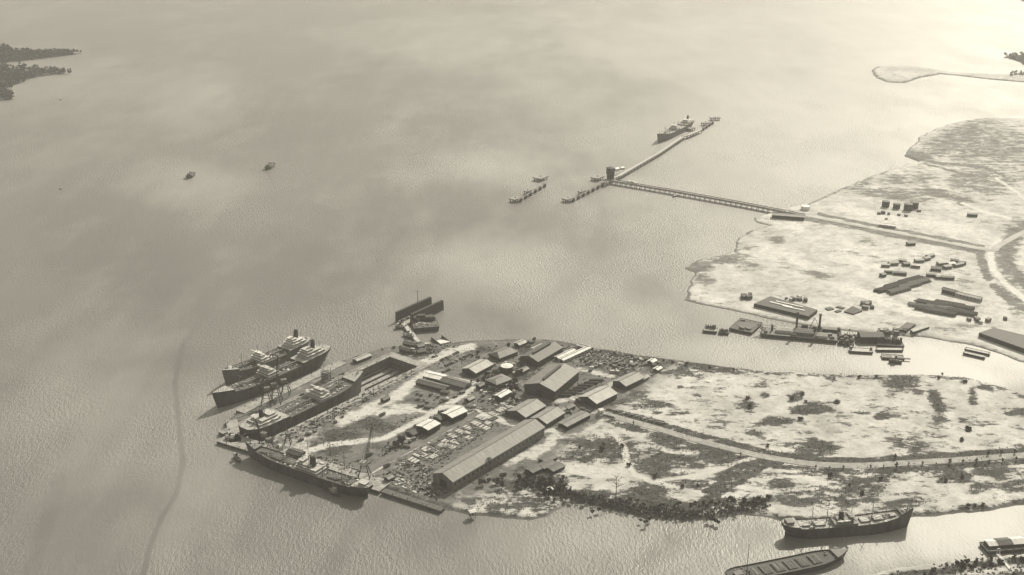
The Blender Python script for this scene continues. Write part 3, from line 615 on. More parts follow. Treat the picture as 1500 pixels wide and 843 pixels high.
# ship in the dry dock
cC = (dk_w*.52)
tanker('tanker', 'tanker sitting in the dry dock with its bow towards the closed end', dock_pt(dk_len-8, cC), dock_pt(70, cC), dk_w*.62, 8.8, 'hull', 'deckd', 'offw', z=0, keel=-10.4, mid=.6, seed=13)
cargo('cargo_ship', 'black hulled cargo ship moored along the outer quay with a tall black funnel', P(546, 732, 0), P(361, 668, 0), 19, 10, 'hull', 'deckd', 'offw', seed=21)
cargo('cargo_ship', 'dark cargo ship under way in the river beside the sandy plain', P(1143, 786, 0), P(1335, 771, 0), 18.5, 10, 'hull', 'decklight', 'mast', seed=31, sf=8, sa=2, hatch='plate', nbits=24, low=.68)
tanker('tanker', 'pale tanker alongside the far jetty head', P(1014, 184, 0), P(962, 210, 0), 24, 12, 'hullg', 'decklight', 'white', seed=41, mid=.52, rich=False, sf=7)
# open hulk in the foreground
s = Ship('hulk', 'dark empty hulk with an open ribbed hold lying in the near river', 'hulk', P(1062, 853, 0), P(1241, 816, 0), 22, 4, 2.5, .8, 'hull', 'dark', -2, 0, bulwark=1.2)
for i in range(6):
    t = .22+i*.1; hh = s.hatch(t, s.L*.07, 13, h=.9, m='dark')
    for k in range(5):
        if (i*5+k*3) % 4: MB().box(s.X(t)-s.L*.028+k*s.L*.014, (i*7+k*5) % 3-1, s.zd(t)+1.1, .5+.3*(k % 2), 8+(i*3+k) % 5, .35).build('hatch_beam', M['mid' if (i+k) % 3 else 'timberp'], hh)
s.plate('forecastle', .88, .99, .1, 1.6, M['hull'], .05); s.bits(.03, .2, 14, 'mid', 1.2, 5); s.bits(.8, .95, 10, 'mid', 1.0, 6)
s.mast(.17, 30, cross=0, r=.35, m='dark'); s.house(.1, 0, 7, 6, 2.4, .1, M['mid'])

# ------------------------------------------------------------------ small craft
def tug(name, label, stern, bow, cat='tugboat', beam=7, D=2.2, group=None, house='offw', sf=1.6):
    s = Ship(name, label, cat, stern, bow, beam, D, sf, .5, 'hull', 'deckd', -1.5, 0, bulwark=.7, group=group)
    s.house(.6, 0, s.L*.3, beam*.55, 2.4, .1, M[house], 'deckhouse'); s.house(.68, 0, s.L*.12, beam*.45, 2.2, 2.5, M[house], 'wheelhouse')
    s.funnel(.5, 2.4, 3.8, .9); s.mast(.6, 8, 2.4, cross=2, r=.22); s.mast(.2, 4, cross=0, r=.2); s.bits(.1, .35, 5, 'offw', .8, 3)
    return s
tug('tugboat', 'small dark tugboat alone on open water, nearer the left edge of the bay', P(283, 256, 0), P(275, 263, 0), beam=13, D=4, sf=3, house='mid')
tug('tugboat', 'small dark tugboat with a thin mast on open water above the shipyard', P(400, 242, 0), P(390, 250, 0), beam=14, D=4, sf=3, house='mid')
tug('tugboat', 'small tug nosing along the black hull of the quayside cargo ship', P(474, 714, 0), P(498, 729, 0), beam=7)
tug('workboat', 'little workboat floating under the bow of the quayside cargo ship', P(352, 678, 0), P(343, 669, 0), 'workboat', beam=4.5, D=1.4)
tug('workboat', 'round-sterned workboat moored beside the floating dock pontoon', P(594, 481, 0), P(579, 481, 0), 'workboat', beam=9)
tug('workboat', 'workboat moored on the bridge of the floating dock, closest to shore', P(592, 491, 0), P(606, 497, 0), 'workboat', beam=9)
def launch(label, a, b, beam=3, cat='motor launch'):
    s = Ship('launch', label, cat, a, b, beam, 1.1, .7, 0, 'hullg', 'deck', -.6, 0, bulwark=.3)
    s.house(.45, 0, s.L*.35, beam*.6, 1.5, .1, M['offw'], 'cabin', win=False); return s
launch('grey launch crossing the water just south of the jetty trestle', P(985, 289.5, 0), P(993, 287, 0), 5)
launch('tiny dark boat off the point of the mangrove islands', P(88.5, 147, 0), P(90.5, 145, 0), 4)
launch('tiny boat alone on the bay far below the mangrove islands', P(88.5, 278, 0), P(90.5, 276, 0), 3)

def barge(name, label, a, b, w, D=2.2, m='hull', deck='decklight', cat='barge', rim=True, group=None, z=0):
    c, rz, L = axis(a, b); r = thing(name, label, cat, (c.x, c.y, z), rz, group)
    mb = MB(); mb.prism([(-L/2, -w/2), (L/2, -w/2), (L/2, w/2), (-L/2, w/2)], -1.2, D)
    rk = MB(); vs = [(-L/2+1.5, -w/2, -1.2), (L/2-1.5, -w/2, -1.2), (L/2-1.5, w/2, -1.2), (-L/2+1.5, w/2, -1.2), (-L/2, -w/2, D), (L/2, -w/2, D), (L/2, w/2, D), (-L/2, w/2, D)]
    rk.add(vs, [(3, 2, 1, 0), (4, 5, 6, 7), (0, 1, 5, 4), (1, 2, 6, 5), (2, 3, 7, 6), (3, 0, 4, 7)]).build('hull', M[m], r)
    MB().box(0, 0, D, L-.8, w-.8, .12).build('deck', M[deck], r)
    if rim:
        e = MB()
        for sy in (-1, 1): e.box(0, sy*(w/2-.2), D+.003, L, .35, .5)
        for sx in (-1, 1): e.box(sx*(L/2-.2), 0, D+.006, .35, w-.8, .45)
        e.build('coaming', M[m], r)
        for sx in (-1, 1):
            for sy in (-1, 1): MB().tube((sx*(L/2-1.5), sy*(w/2-1.2), D), (sx*(L/2-1.5), sy*(w/2-1.2), D+1.1), .35, n=7).build('bollard', M['dark'], r)
    return r, L
def add_hut(r, x, y, z, lx, ly, h, wall='wall', roof='grey', name='deckhouse'):
    o = MB().box(x, y, z, lx, ly, h).build(name, M[wall], r)
    rm = MB(); e = .5; rh = ly*.18
    rm.add([(x-lx/2-e, y-ly/2-e, z+h), (x+lx/2+e, y-ly/2-e, z+h), (x+lx/2+e, y+ly/2+e, z+h), (x-lx/2-e, y+ly/2+e, z+h), (x-lx/2-e, y, z+h+rh), (x+lx/2+e, y, z+h+rh)],
           [(0, 1, 5, 4), (2, 3, 4, 5), (0, 4, 3), (1, 2, 5), (3, 2, 1, 0)])
    rm.build('roof', RF[roof], o); return o
def piles(r, L, w, z, pts, h=1.5, m='rust', seed=0):
    q = random.Random(seed)
    for x, y, a, b in pts:
        mb = MB(); mb.box(x, y, z, a, b, h*q.uniform(.6, 1.2), q.uniform(-.2, .2), .8); mb.box(x+a*.1, y, z+h*.5, a*.6, b*.6, h*.5, q.uniform(-.4, .4), .7)
        mb.build('cargo_pile', M[m], r)
# the string of craft along the river side of the flats
r, L = barge('barge', 'small barge with deck posts, end of the line nearest the headland', P(1030, 485, 0), P(1051, 487, 0), 13, 3, deck='decklight')
for i in range(5): MB().tube((-L*.35+i*L*.17, 3.5, 3), (-L*.35+i*L*.17, 3.5, 9), .5, n=6).build('post', M['dark'], r)
MB().box(0, 4.6, 3.1, L*.7, 2, 3.4).box(L*.2, 4.6, 6.6, 4, 2.6, 1.4).build('deckhouse', M['mid'], r)
r, L = barge('barge', 'small dark barge heaped with scrap beside the posted barge', P(1053, 488, 0), P(1068, 489, 0), 12, 2.6, deck='deckd')
piles(r, L, 12, 2.7, [(-3, 2, 6, 5), (3, 1, 5, 6), (0, -2, 4, 3), (-5, -3, 3, 3)], 3, 'rust', 4)
# wide dark lighter seen cornerwise
a, b = P(1080, 478, 0), P(1100, 488, 0)
r, L = barge('lighter', 'broad dark lighter with sunken hold moored cornerwise in the line', P(1076, 477, 0), P(1109, 484, 0), 42, 3.4, deck='deckd')
MB().box(0, 2, 3.5, L*.7, 20, .3).build('hold', M['black'], r); piles(r, L, 40, 3.6, [(-L*.3, 14, 8, 5), (L*.25, -12, 7, 4), (0, -14, 9, 4)], 2, 'mid', 8)
# dredger
r, L = barge('dredger', 'long dredger with two tall spuds moored beside the sandy flats', P(1115, 489, 0), P(1226, 499, 0), 24, 4.2, deck='deck')
add_hut(r, -L*.2, 3, 4.3, L*.2, 11, 4, 'offw', 'pale'); add_hut(r, L*.06, 2, 4.3, L*.26, 15, 4.5, 'wall', 'dark'); add_hut(r, L*.3, -2, 4.3, L*.14, 12, 3, 'offw', 'mid')
for x in (-L*.04, L*.26):
    sp = MB().tube((x, 11.5, -1), (x, 11.5, 30), 1.5, 1.4, 10); sp.box(x, 11.5, 29.5, 3.6, 3.4, 1.4); sp.build('spud', M['tank'], r)
MB().tube((-L*.36, 4, 4.2), (-L*.36, 4, 13), 1.6, 1.4, 8).build('funnel', M['black'], r); MB().tube((L*.2, 5, 4.2), (L*.2, 5, 15), 1.3, 1.2, 8).build('funnel', M['black'], r)
MB().bar((-L*.48, 0, 4), (-L*.56, 0, 13), 1.2).bar((-L*.56, 0, 13), (-L*.3, 0, 12), .6).bar((-L*.44, -7, 4), (-L*.53, 0, 13), .9).bar((-L*.44, 7, 4), (-L*.53, 0, 13), .9).build('ladder_gantry', M['mid'], r)
piles(r, L, 22, 4.3, [(L*.4, 3, 6, 6), (L*.22, -8, 5, 4), (-L*.44, -6, 5, 4), (-L*.07, -9, 8, 2), (L*.43, -6, 7, 3), (L*.12, 9, 6, 3)], 3, 'mid', 2)
r, L = barge('barge', 'equipment barge moored behind the dredger against the flats', P(1165, 484, 0), P(1232, 490, 0), 15, 3.2, deck='deckd')
add_hut(r, L*.25, 0, 3.3, L*.3, 9, 4, 'walld', 'mid'); piles(r, L, 14, 3.3, [(-L*.3, 2, 9, 6), (-L*.1, -1, 8, 7), (L*.02, 3, 5, 5), (L*.44, 1, 5, 6)], 5, 'rust', 6)
MB().bar((-L*.2, 0, 3.2), (-L*.1, 0, 20), .9).bar((-L*.1, 0, 20), (L*.05, 0, 3.2), .6).build('shearlegs', M['dark'], r)
r, L = barge('work_pontoon', 'cluttered work pontoon between dredger and covered barge', P(1228, 500, 0), P(1252, 503, 0), 26, 2.6, deck='deckd')
piles(r, L, 20, 2.7, [(-5, 6, 6, 5), (5, 8, 7, 5), (0, 0, 6, 5), (6, -4, 5, 5), (-6, -7, 6, 4), (2, -10, 4, 4), (-3, 11, 4, 4)], 4.5, 'rust', 9); q0 = random.Random(77); piles(r, L, 24, 2.7, [(q0.uniform(-L*.6, L*.6), q0.uniform(-12, 16), q0.uniform(2, 5), q0.uniform(2, 5)) for _ in range(16)], 3.5, 'dark', 10); MB().bar((-4, 4, 2.6), (2, 6, 17), .7).bar((4, 4, 2.6), (2, 6, 17), .7).bar((2, 6, 17), (9, -3, 12), .5).build('derrick', M['dark'], r)
piles(r, L, 20, 2.7, [(-2, 3, 4, 3), (8, 2, 3, 4)], 5, 'offw', 3)
r, L = barge('barge', 'covered barge with a black roofed shed alongside the flats', P(1256, 499, 0), P(1293, 499, 0), 22, 3, deck='deckd')
add_hut(r, 0, 0, 3.1, L*.92, 18, 5.5, 'black', 'char', 'cargo_shed')
r, L = barge('barge', 'barge stacked with a dark bristling load beyond the covered barge', P(1284, 505, 0), P(1323, 507, 0), 17, 2.8, deck='deckd')
q = random.Random(5); mb = MB()
for i in range(140): x, y = q.uniform(-L*.46, L*.46), q.uniform(-1, 6.5); mb.bar((x, y, 2.9), (x+q.uniform(-.8, .8), y+q.uniform(-.5, .5), 2.9+q.uniform(3.5, 7)), .7)
mb.build('timber_load', M['timber'], r)
r, L = barge('barge', 'pale decked barge in front of the bristling load', P(1283, 514, 0), P(1322, 514.5, 0), 8, 2.6, deck='plate'); 
r, L = barge('barge', 'pale decked barge moored ahead of the covered shed barge', P(1244, 515, 0), P(1278, 517, 0), 12, 2.8, deck='plate'); MB().box(-L*.42, 3, 2.9, 3, 4, 3).box(-L*.42, 3, 5.9, 3.6, 4.6, .3).build('deckhouse', M['mid'], r); MB().box(L*.44, 3, 2.9, 2.4, 3, 2.4).box(L*.44, 3, 5.3, 3, 3.6, .3).build('deckhouse', M['dark'], r)
r, L = barge('barge', 'grey flat barge with a pale boom laid along its edge', P(1291, 524, 0), P(1324, 526, 0), 14, 2.0, deck='deck'); MB().tube((-L*.48, -5, 2.6), (L*.75, -5, 2.6), 1.1, n=8).build('boom', M['plate'], r)
tug('tugboat', 'dark tug lying outermost beside the grey barge with the boom', P(1322, 532, 0), P(1301, 531, 0), beam=8, D=2.6)
r, L = barge('barge', 'pale narrow barge against the bank by the big black roof, inner one', P(1413, 513, 0), P(1450, 521, 0), 7, 2.6, deck='plate')
r, L = barge('barge', 'pale narrow barge by the big black roof, outer one on the river side', P(1411, 518.5, 0), P(1443, 526, 0), 7, 2.6, deck='plate')
# landing stage at the right edge
r, L = barge('landing_stage', 'dark landing stage with pale and dark roofs reached by a white gangway', P(1440, 806, 0), P(1540, 798, 0), 16, 3.2, deck='deckd', cat='landing stage')
add_hut(r, -L*.36, 2, 3.3, 11, 10, 2.6, 'walld', 'white'); add_hut(r, -L*.2, 2, 3.3, 13, 11, 3, 'walld', 'char'); add_hut(r, -L*.0, 2, 3.3, 14, 11, 2.8, 'walld', 'white'); add_hut(r, L*.2, 2, 3.3, 12, 11, 2.8, 'walld', 'pale')
for i in range(9): MB().tube((-L*.48+i*L*.12, -7.6, -2), (-L*.48+i*L*.12, -7.6, 4.6), .5, n=7).build('mooring_pile', M['dark'], r)
g0, g1 = P(1462, 812, 3.4), P(1481, 836, 2.7); c, rz, L = axis(g0, g1)
gw = thing('gangway', 'white footbridge from the river bank to the landing stage', 'gangway', (c.x, c.y, 3.1), rz)
MB().box(0, 0, -.2, L, 2.4, .4).build('walkway', M['white'], gw)
mb = MB()
for sy in (-1, 1):
    mb.bar((-L/2, sy*1.15, 1.2), (L/2, sy*1.15, 1.2), .16)
    for i in range(12): mb.bar((-L/2+L*i/11, sy*1.15, .2), (-L/2+L*i/11, sy*1.15, 1.2), .14)
mb.build('handrail', M['white'], gw)
mb = MB().bar((-L/2, -1.5, -4), (-L/2, -1.2, 6), .5).bar((-L/2, 1.5, -4), (-L/2, 1.2, 6), .5).bar((-L/2, -1.3, 6), (-L/2, 1.3, 6), .6); mb.build('portal', M['white'], gw)

# ------------------------------------------------------------------ floating dock and its bridge
nl, nr, fl = P(579, 470, 1.5), P(602, 475, 1.5), P(630, 447, 1.5)
ax = (fl-nl); L = ax.length; ax.normalize(); sd_ = Vector((ax.y, -ax.x, 0)); w = abs((nr-nl).dot(sd_))
c = nl+ax*L/2+sd_*w/2
fd = thing('floating_dock', 'dark floating dock with two tall wing walls off the shipyard point', 'floating dock', (c.x, c.y, 0), math.atan2(ax.y, ax.x))
MB().box(0, 0, -1.5, L, w, 3.6).build('pontoon', M['deckd'], fd); MB().box(0, 0, 2.1, L-1, w-8, .15).build('pontoon_deck', M['conc'], fd)
for sy, l0, l1 in ((1, -L/2, L/2), (-1, -L*.42, L*.5)):
    ww = MB(); yy = sy*(w/2-1.9); vs = []
    ww.add([(l0, yy-1.8, 2.1), (l1, yy-1.8, 2.1), (l1, yy+1.8, 2.1), (l0, yy+1.8, 2.1), (l0+.5, yy-1.5, 14.5), (l1-.5, yy-1.5, 14.5), (l1-.5, yy+1.5, 14.5), (l0+.5, yy+1.5, 14.5)],
           [(3, 2, 1, 0), (4, 5, 6, 7), (0, 1, 5, 4), (1, 2, 6, 5), (2, 3, 7, 6), (3, 0, 4, 7)])
    o = ww.build('wing_wall', M['dark'], fd)
    rl = MB()
    for i in range(int((l1-l0)/4)): rl.bar((l0+2+i*4, yy, 14.5), (l0+2+i*4, yy, 15.7), .2)
    rl.box((l0+l1)/2, yy, 15.6, l1-l0-3, .2, .2); rl.build('railing', M['mid'], o)
for i in range(15): MB().box(-L*.46+i*L*.066, 2.5, 2.25, 2.2, 4.5, 1.6).box(-L*.46+i*L*.066, 2.5, 3.85, 1.6, 3, .5).build('keel_block', M['timberp' if i % 2 else 'timber'], fd)
MB().tube((L*.12, w/2-1.9, 14.5), (L*.12, w/2-1.9, 33), .5, .3, 6).bar((L*.12, w/2-1.9, 30), (L*.02, w/2-1.9, 34), .4).build('crane_mast', M['dark'], fd)
r, L = barge('barge', 'broad dark barge with white gear on deck under the floating dock wall', P(604, 481, 0), P(641, 478, 0), 34, 6, deck='deckd')
q = random.Random(8)
piles(r, L, 30, 6.1, [(q.uniform(-L*.4, L*.4), q.uniform(-13, 0), 3, 2.5) for _ in range(16)], 2, 'offw', 1); piles(r, L, 30, 6.1, [(q.uniform(-L*.4, L*.4), q.uniform(3, 14), 6, 4) for _ in range(12)], 4, 'dark', 2)
MB().box(0, 11, 6.1, L*.8, 9, 5.5).box(-L*.1, 11, 11.6, L*.3, 6, 2.5).build('deckhouse', M['dark'], r)
b0, b1 = P(591, 474, 2.4), P(617, 505, 3); c, rz, L = axis(b0, b1)
br = thing('footbridge', 'pale pontoon footbridge linking the floating dock to the shore', 'footbridge', (c.x, c.y, 2.4), rz)
MB().box(0, 0, -.4, L, 6.5, .8).build('deck', M['concp'], br)
for i in range(6): MB().box(-L*.42+i*L*.165, 0, -3.2, 7, 9.5, 2.7).build('float', M['dark'], br)
mb = MB()
for sy in (-1, 1): mb.bar((-L/2, sy*3.1, 1.4), (L/2, sy*3.1, 1.4), .2); [mb.bar((-L/2+L*i/20, sy*3.1, .4), (-L/2+L*i/20, sy*3.1, 1.4), .18) for i in range(21)]
mb.build('handrail', M['mid'], br)
sl = thing('slipway', 'bright white boat ramp dipping into the water by the point', 'slipway', P(646, 501, 0), R(-60))
MB().add([(-12, -7, -1), (13, -7, 3.6), (13, 7, 3.6), (-12, 7, -1), (-12, -7, -3), (13, -7, -3), (13, 7, -3), (-12, 7, -3)], [(0, 1, 2, 3), (4, 5, 6, 7), (0, 1, 5, 4), (1, 2, 6, 5), (2, 3, 7, 6), (3, 0, 4, 7)]).build('ramp', M['white'], sl)
MB().box(0, -7.6, -3, 26, 1, 6.6).box(0, 7.6, -3, 26, 1, 6.2).build('side_wall', M['dark'], sl)

# ------------------------------------------------------------------ jetty
def trestle(label, px, z, width, name='jetty', step=13, deck='conc', cat='jetty', depth=1.1, kerb=True):
    pts = [P(x, y, z) for x, y in px]; c = pts[0]
    r = thing(name, label, cat, (c.x, c.y, 0), 0)
    for a, b in zip(pts, pts[1:]):
        m, rz, L = axis(a-c, b-c)
        o = MB().box(m.x, m.y, z-depth, L+.5, width, depth, rz).build('deck', M[deck], r)
        if kerb:
            d = Vector((math.cos(rz), math.sin(rz), 0)); n = Vector((-d.y, d.x, 0))
            for s_, hh, mm in ((1, .9, 'concp'), (-1, .9, 'mid')):
                k = m+n*s_*(width/2-.4); MB().box(k.x, k.y, z+.003, L, .5, hh, rz).build('pipe_rack' if s_ > 0 else 'kerb', M[mm], r)
        k = max(1, int(L/step))
        for i in range(k):
            q = (a-c).lerp(b-c, (i+.5)/k); mb = MB(); n = Vector((-math.sin(rz), math.cos(rz), 0))
            for s_ in (-1, 1): e = q+n*s_*width*.4; mb.tube((e.x, e.y, -2), (e.x, e.y, z-depth), .55, n=6)
            mb.box(q.x, q.y, z-depth-.9, 1.1, width*.95, .88, rz); mb.build('pile_bent', M['timber'], r)
    return r, pts
trestle('long straight jetty trestle running from the sand flats out to the tanker berth', [(1178, 315), (1138, 307), (1075, 295), (985, 279), (893, 263.5)], 7, 8, step=10, depth=3.0, kerb=True)
trestle('jetty head arm leading from the junction past the black tower to the tanker berth', [(886, 265), (906, 258), (965, 224), (1000, 200.5)], 7, 9.5, step=16, deck='concp')
trestle('far end of the jetty head bending away alongside the pale tanker', [(1000, 200), (1008, 198), (1027, 190)], 7, 10, step=12, deck='concp')
def dolphin(label, x, y, w=16, l=24, rz=0, h=6.5, group=None):
    r = thing('mooring_dolphin', label, 'mooring dolphin', P(x, y, 0), rz, group)
    MB().box(0, 0, h-2.2, l, w, 2.2).build('cap', M['conc'], r)
    for sx in (-1, 0, 1):
        for sy in (-1, 1): MB().tube((sx*l*.42, sy*w*.42, -2), (sx*l*.36, sy*w*.36, h-2.2), .9, n=7).build('pile', M['timber'], r)
    MB().tube((0, 0, h), (0, 0, h+1.6), .8, 1.1, 8).build('bollard', M['dark'], r); return r
def catwalk(label, a, b, z=6, w=2.6):
    a, b = P(*a, z), P(*b, z); c, rz, L = axis(a, b); r = thing('catwalk', label, 'catwalk', (c.x, c.y, 0), rz)
    MB().box(0, 0, z-.4, L, w, .5).build('walkway', M['conc'], r)
    mb = MB()
    for sy in (-1, 1): mb.bar((-L/2, sy*w*.45, z+1.2), (L/2, sy*w*.45, z+1.2), .25)
    mb.build('handrail', M['mid'], r)
    k = max(2, int(L/20))
    for i in range(k): MB().box(-L/2+L*(i+.5)/k, 0, -2, 4, 5, z+1.6).box(-L/2+L*(i+.5)/k, 0, z-.6, 6, 6, .8).build('pier', M['timber'], r)
dolphin('end dolphin at the tip of the catwalk right of the tower junction', 832, 295, 14, 20, R(50)); dolphin('middle dolphin along the catwalk right of the tower junction', 852, 284.5, 9, 14, R(50)); dolphin('broad dolphin platform beside the foot of the black tower', 875, 263.5, 18, 24, R(55))
catwalk('dotted catwalk from the jetty junction out to its end dolphin', (836, 293), (886, 267))
dolphin('end dolphin of the detached catwalk left of the jetty', 755, 295, 14, 20, R(50)); dolphin('middle dolphin on the detached catwalk left of the jetty', 773, 284, 9, 14, R(50)); dolphin('broad pale dolphin platform of the detached catwalk', 792, 263.5, 20, 28, R(55))
catwalk('detached catwalk standing in open water left of the jetty', (759, 293), (801, 268))
dolphin('low berth platform beside the stern of the pale tanker', 1012, 191.5, 12, 20, R(45)); dolphin('outer dolphin beyond the end of the jetty head', 1033, 183.5, 13, 20, R(45)); dolphin('farthest dolphin, last of the chain past the tanker', 1047, 176, 13, 24, R(10))
catwalk('thin catwalk joining the farthest dolphins beyond the tanker', (1028, 189), (1046, 177))
c = P(894, 262, 7)
tw = thing('tower', 'black cylindrical tower standing at the jetty junction', 'tower', (c.x, c.y, 7))
mb = MB()
for sx in (-1, 1):
    for sy in (-1, 1): mb.bar((sx*6, sy*6, 0), (sx*6, sy*6, 16), 1.2)
for z in (5, 11):
    for s1 in (-1, 1): mb.bar((-6, s1*6, z), (6, s1*6, z), .8); mb.bar((s1*6, -6, z), (s1*6, 6, z), .8); mb.bar((-6, s1*6, z-5), (6, s1*6, z), .6); mb.bar((s1*6, 6, z-5), (s1*6, -6, z), .6)
mb.box(0, 0, 0, 9, 9, 9).build('base_frame', M['dark'], tw)
MB().tube((0, 0, 10), (0, 0, 22), 8.4, n=18).build('cistern', M['tank'], tw, False); MB().tube((0, 0, 22), (0, 0, 24), 8, 1, 18).build('cap', M['dark'], tw)
def hut(label, x, y, l, w, h, rz=0, wall='wallp', roof='pale', z=2.6, cat='hut', name='hut', group=None, door=True):
    r = thing(name, label, cat, P(x, y, z), rz, group); add_hut(r, 0, 0, 0, l, w, h, wall, roof, 'wall')
    if door: MB().box(-l*.2, -w/2-.05, 0, 1.4, .16, 2.1).build('door', M['glass'], r)
    return r
hut('white equipment hut just beyond the black jetty tower', 903, 250.5, 11, 8, 5, R(50), 'white', 'white', 7); hut('pale equipment hut on the jetty arm, second past the tower', 911, 248.5, 9, 7, 4, R(50), 'wallp', 'white', 7); 
hut('low white hut on the trestle close to the jetty junction', 922, 267.5, 9, 5, 3, R(-55), 'white', 'white', 7.1); hut('long low white hut on the trestle, farther from the junction', 930, 269, 13, 5, 2.6, R(-55), 'white', 'white', 7.1)

# ------------------------------------------------------------------ dry dock and quays
o0 = DK_FR; rz = math.atan2(dk_ax.y, dk_ax.x)
dd = thing('dry_dock', 'deep concrete dry dock cut into the shipyard, holding a tanker', 'dry dock', (o0.x, o0.y, 0), rz)
sgn = 1 if dk_side.dot(Vector((-dk_ax.y, dk_ax.x, 0))) > 0 else -1
def DB(mb, a0, a1, s0, s1, z0, z1):
    return mb.box((a0+a1)/2, sgn*(s0+s1)/2, z0, a1-a0, abs(s1-s0), z1-z0)
Ld = dk_len
DB(MB(), -4, Ld, -1, dk_w+1, -12.5, -11).build('floor', M['conc'], dd)
DB(MB(), -12, Ld, -9, .6, -12.4, 3.1).build('side_wall', M['conc'], dd); DB(MB(), -12, Ld, dk_w-.6, dk_w+8, -12.4, 3.0).build('side_wall', M['concd'], dd); DB(MB(), -12, Ld, dk_w-.4, dk_w+8.2, 3.0, 3.14).build('coping', M['conc'], dd)  # far side and end walls get darker concrete to paint in their shade
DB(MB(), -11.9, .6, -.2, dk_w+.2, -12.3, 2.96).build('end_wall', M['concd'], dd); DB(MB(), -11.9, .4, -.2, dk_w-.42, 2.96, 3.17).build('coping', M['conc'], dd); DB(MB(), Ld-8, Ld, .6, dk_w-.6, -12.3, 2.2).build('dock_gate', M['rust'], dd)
for z in (-7.5,):
    DB(MB(), .6, Ld-8, dk_w-1.5-(.5-z)*.25, dk_w-.5, z-.6, z).build('altar_step', M['concd'], dd); DB(MB(), .6, 2.2+(.5-z)*.2, 1, dk_w-1.5, z-.6, z-.02).build('altar_step', M['concd'], dd)
kb = None
for i in range(22):
    for s_ in (.3, .52, .74):
        m = DB(MB(), 6+i*2.9, 7.6+i*2.9, dk_w*s_-1, dk_w*s_+1, -11, -9.6); DB(m, 6.2+i*2.9, 7.4+i*2.9, dk_w*s_-.7, dk_w*s_+.7, -9.6, -9.2); m.build('keel_block', M['timber'], dd)
for s_ in (-6.4, -4.4, dk_w+4.2, dk_w+6.2): DB(MB(), -8, Ld-4, s_-.2, s_+.2, 3.1, 3.28).build('crane_rail', M['dark'], dd)
for i in range(16):
    for s_ in (-.6, dk_w+.6): q = Vector((6+i*(Ld-16)/15, sgn*s_, 0)); MB().tube((q.x, q.y, 3.1), (q.x, q.y, 4.2), .5, .6, 8).build('bollard', M['dark'], dd)
def quay(label, a, b, w, side, z1=3.3, off=5, rails=True, m='conc'):
    a, b = P(*a, 3), P(*b, 3); c, rz, L = axis(a, b); r = thing('quay', label, 'quay', (c.x, c.y, 0), rz)
    y = side*(w/2-off)
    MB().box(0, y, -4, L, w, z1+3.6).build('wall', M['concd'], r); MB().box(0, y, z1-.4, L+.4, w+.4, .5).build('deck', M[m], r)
    ye = -side*off
    for i in range(int(L/9)):
        x = -L/2+4+i*9; MB().tube((x, ye-side*.5, -2), (x, ye-side*.5, z1+.3), .45, n=6).build('fender', M['timber'], r)
        if i % 2: MB().tube((x, ye+side*1.4, z1), (x, ye+side*1.4, z1+1.2), .45, .55, 8).build('bollard', M['dark'], r)
    return r, L
quay('outer quay where the black hulled cargo ship is moored, ending in a pale tip', (322, 644), (560, 717), 22, 1)
quay('dark timber-faced quay between the cargo ship and the grassy point', (561, 719), (648, 747), 7, 1, off=3, m='deckd')
quay('basin quay between the two tankers and the dry dock', (500, 530), (350, 603), 14, 1)
quay('short pier head closing the basin beside the dock gate', (345, 648), (339, 615), 12, -1, off=6)

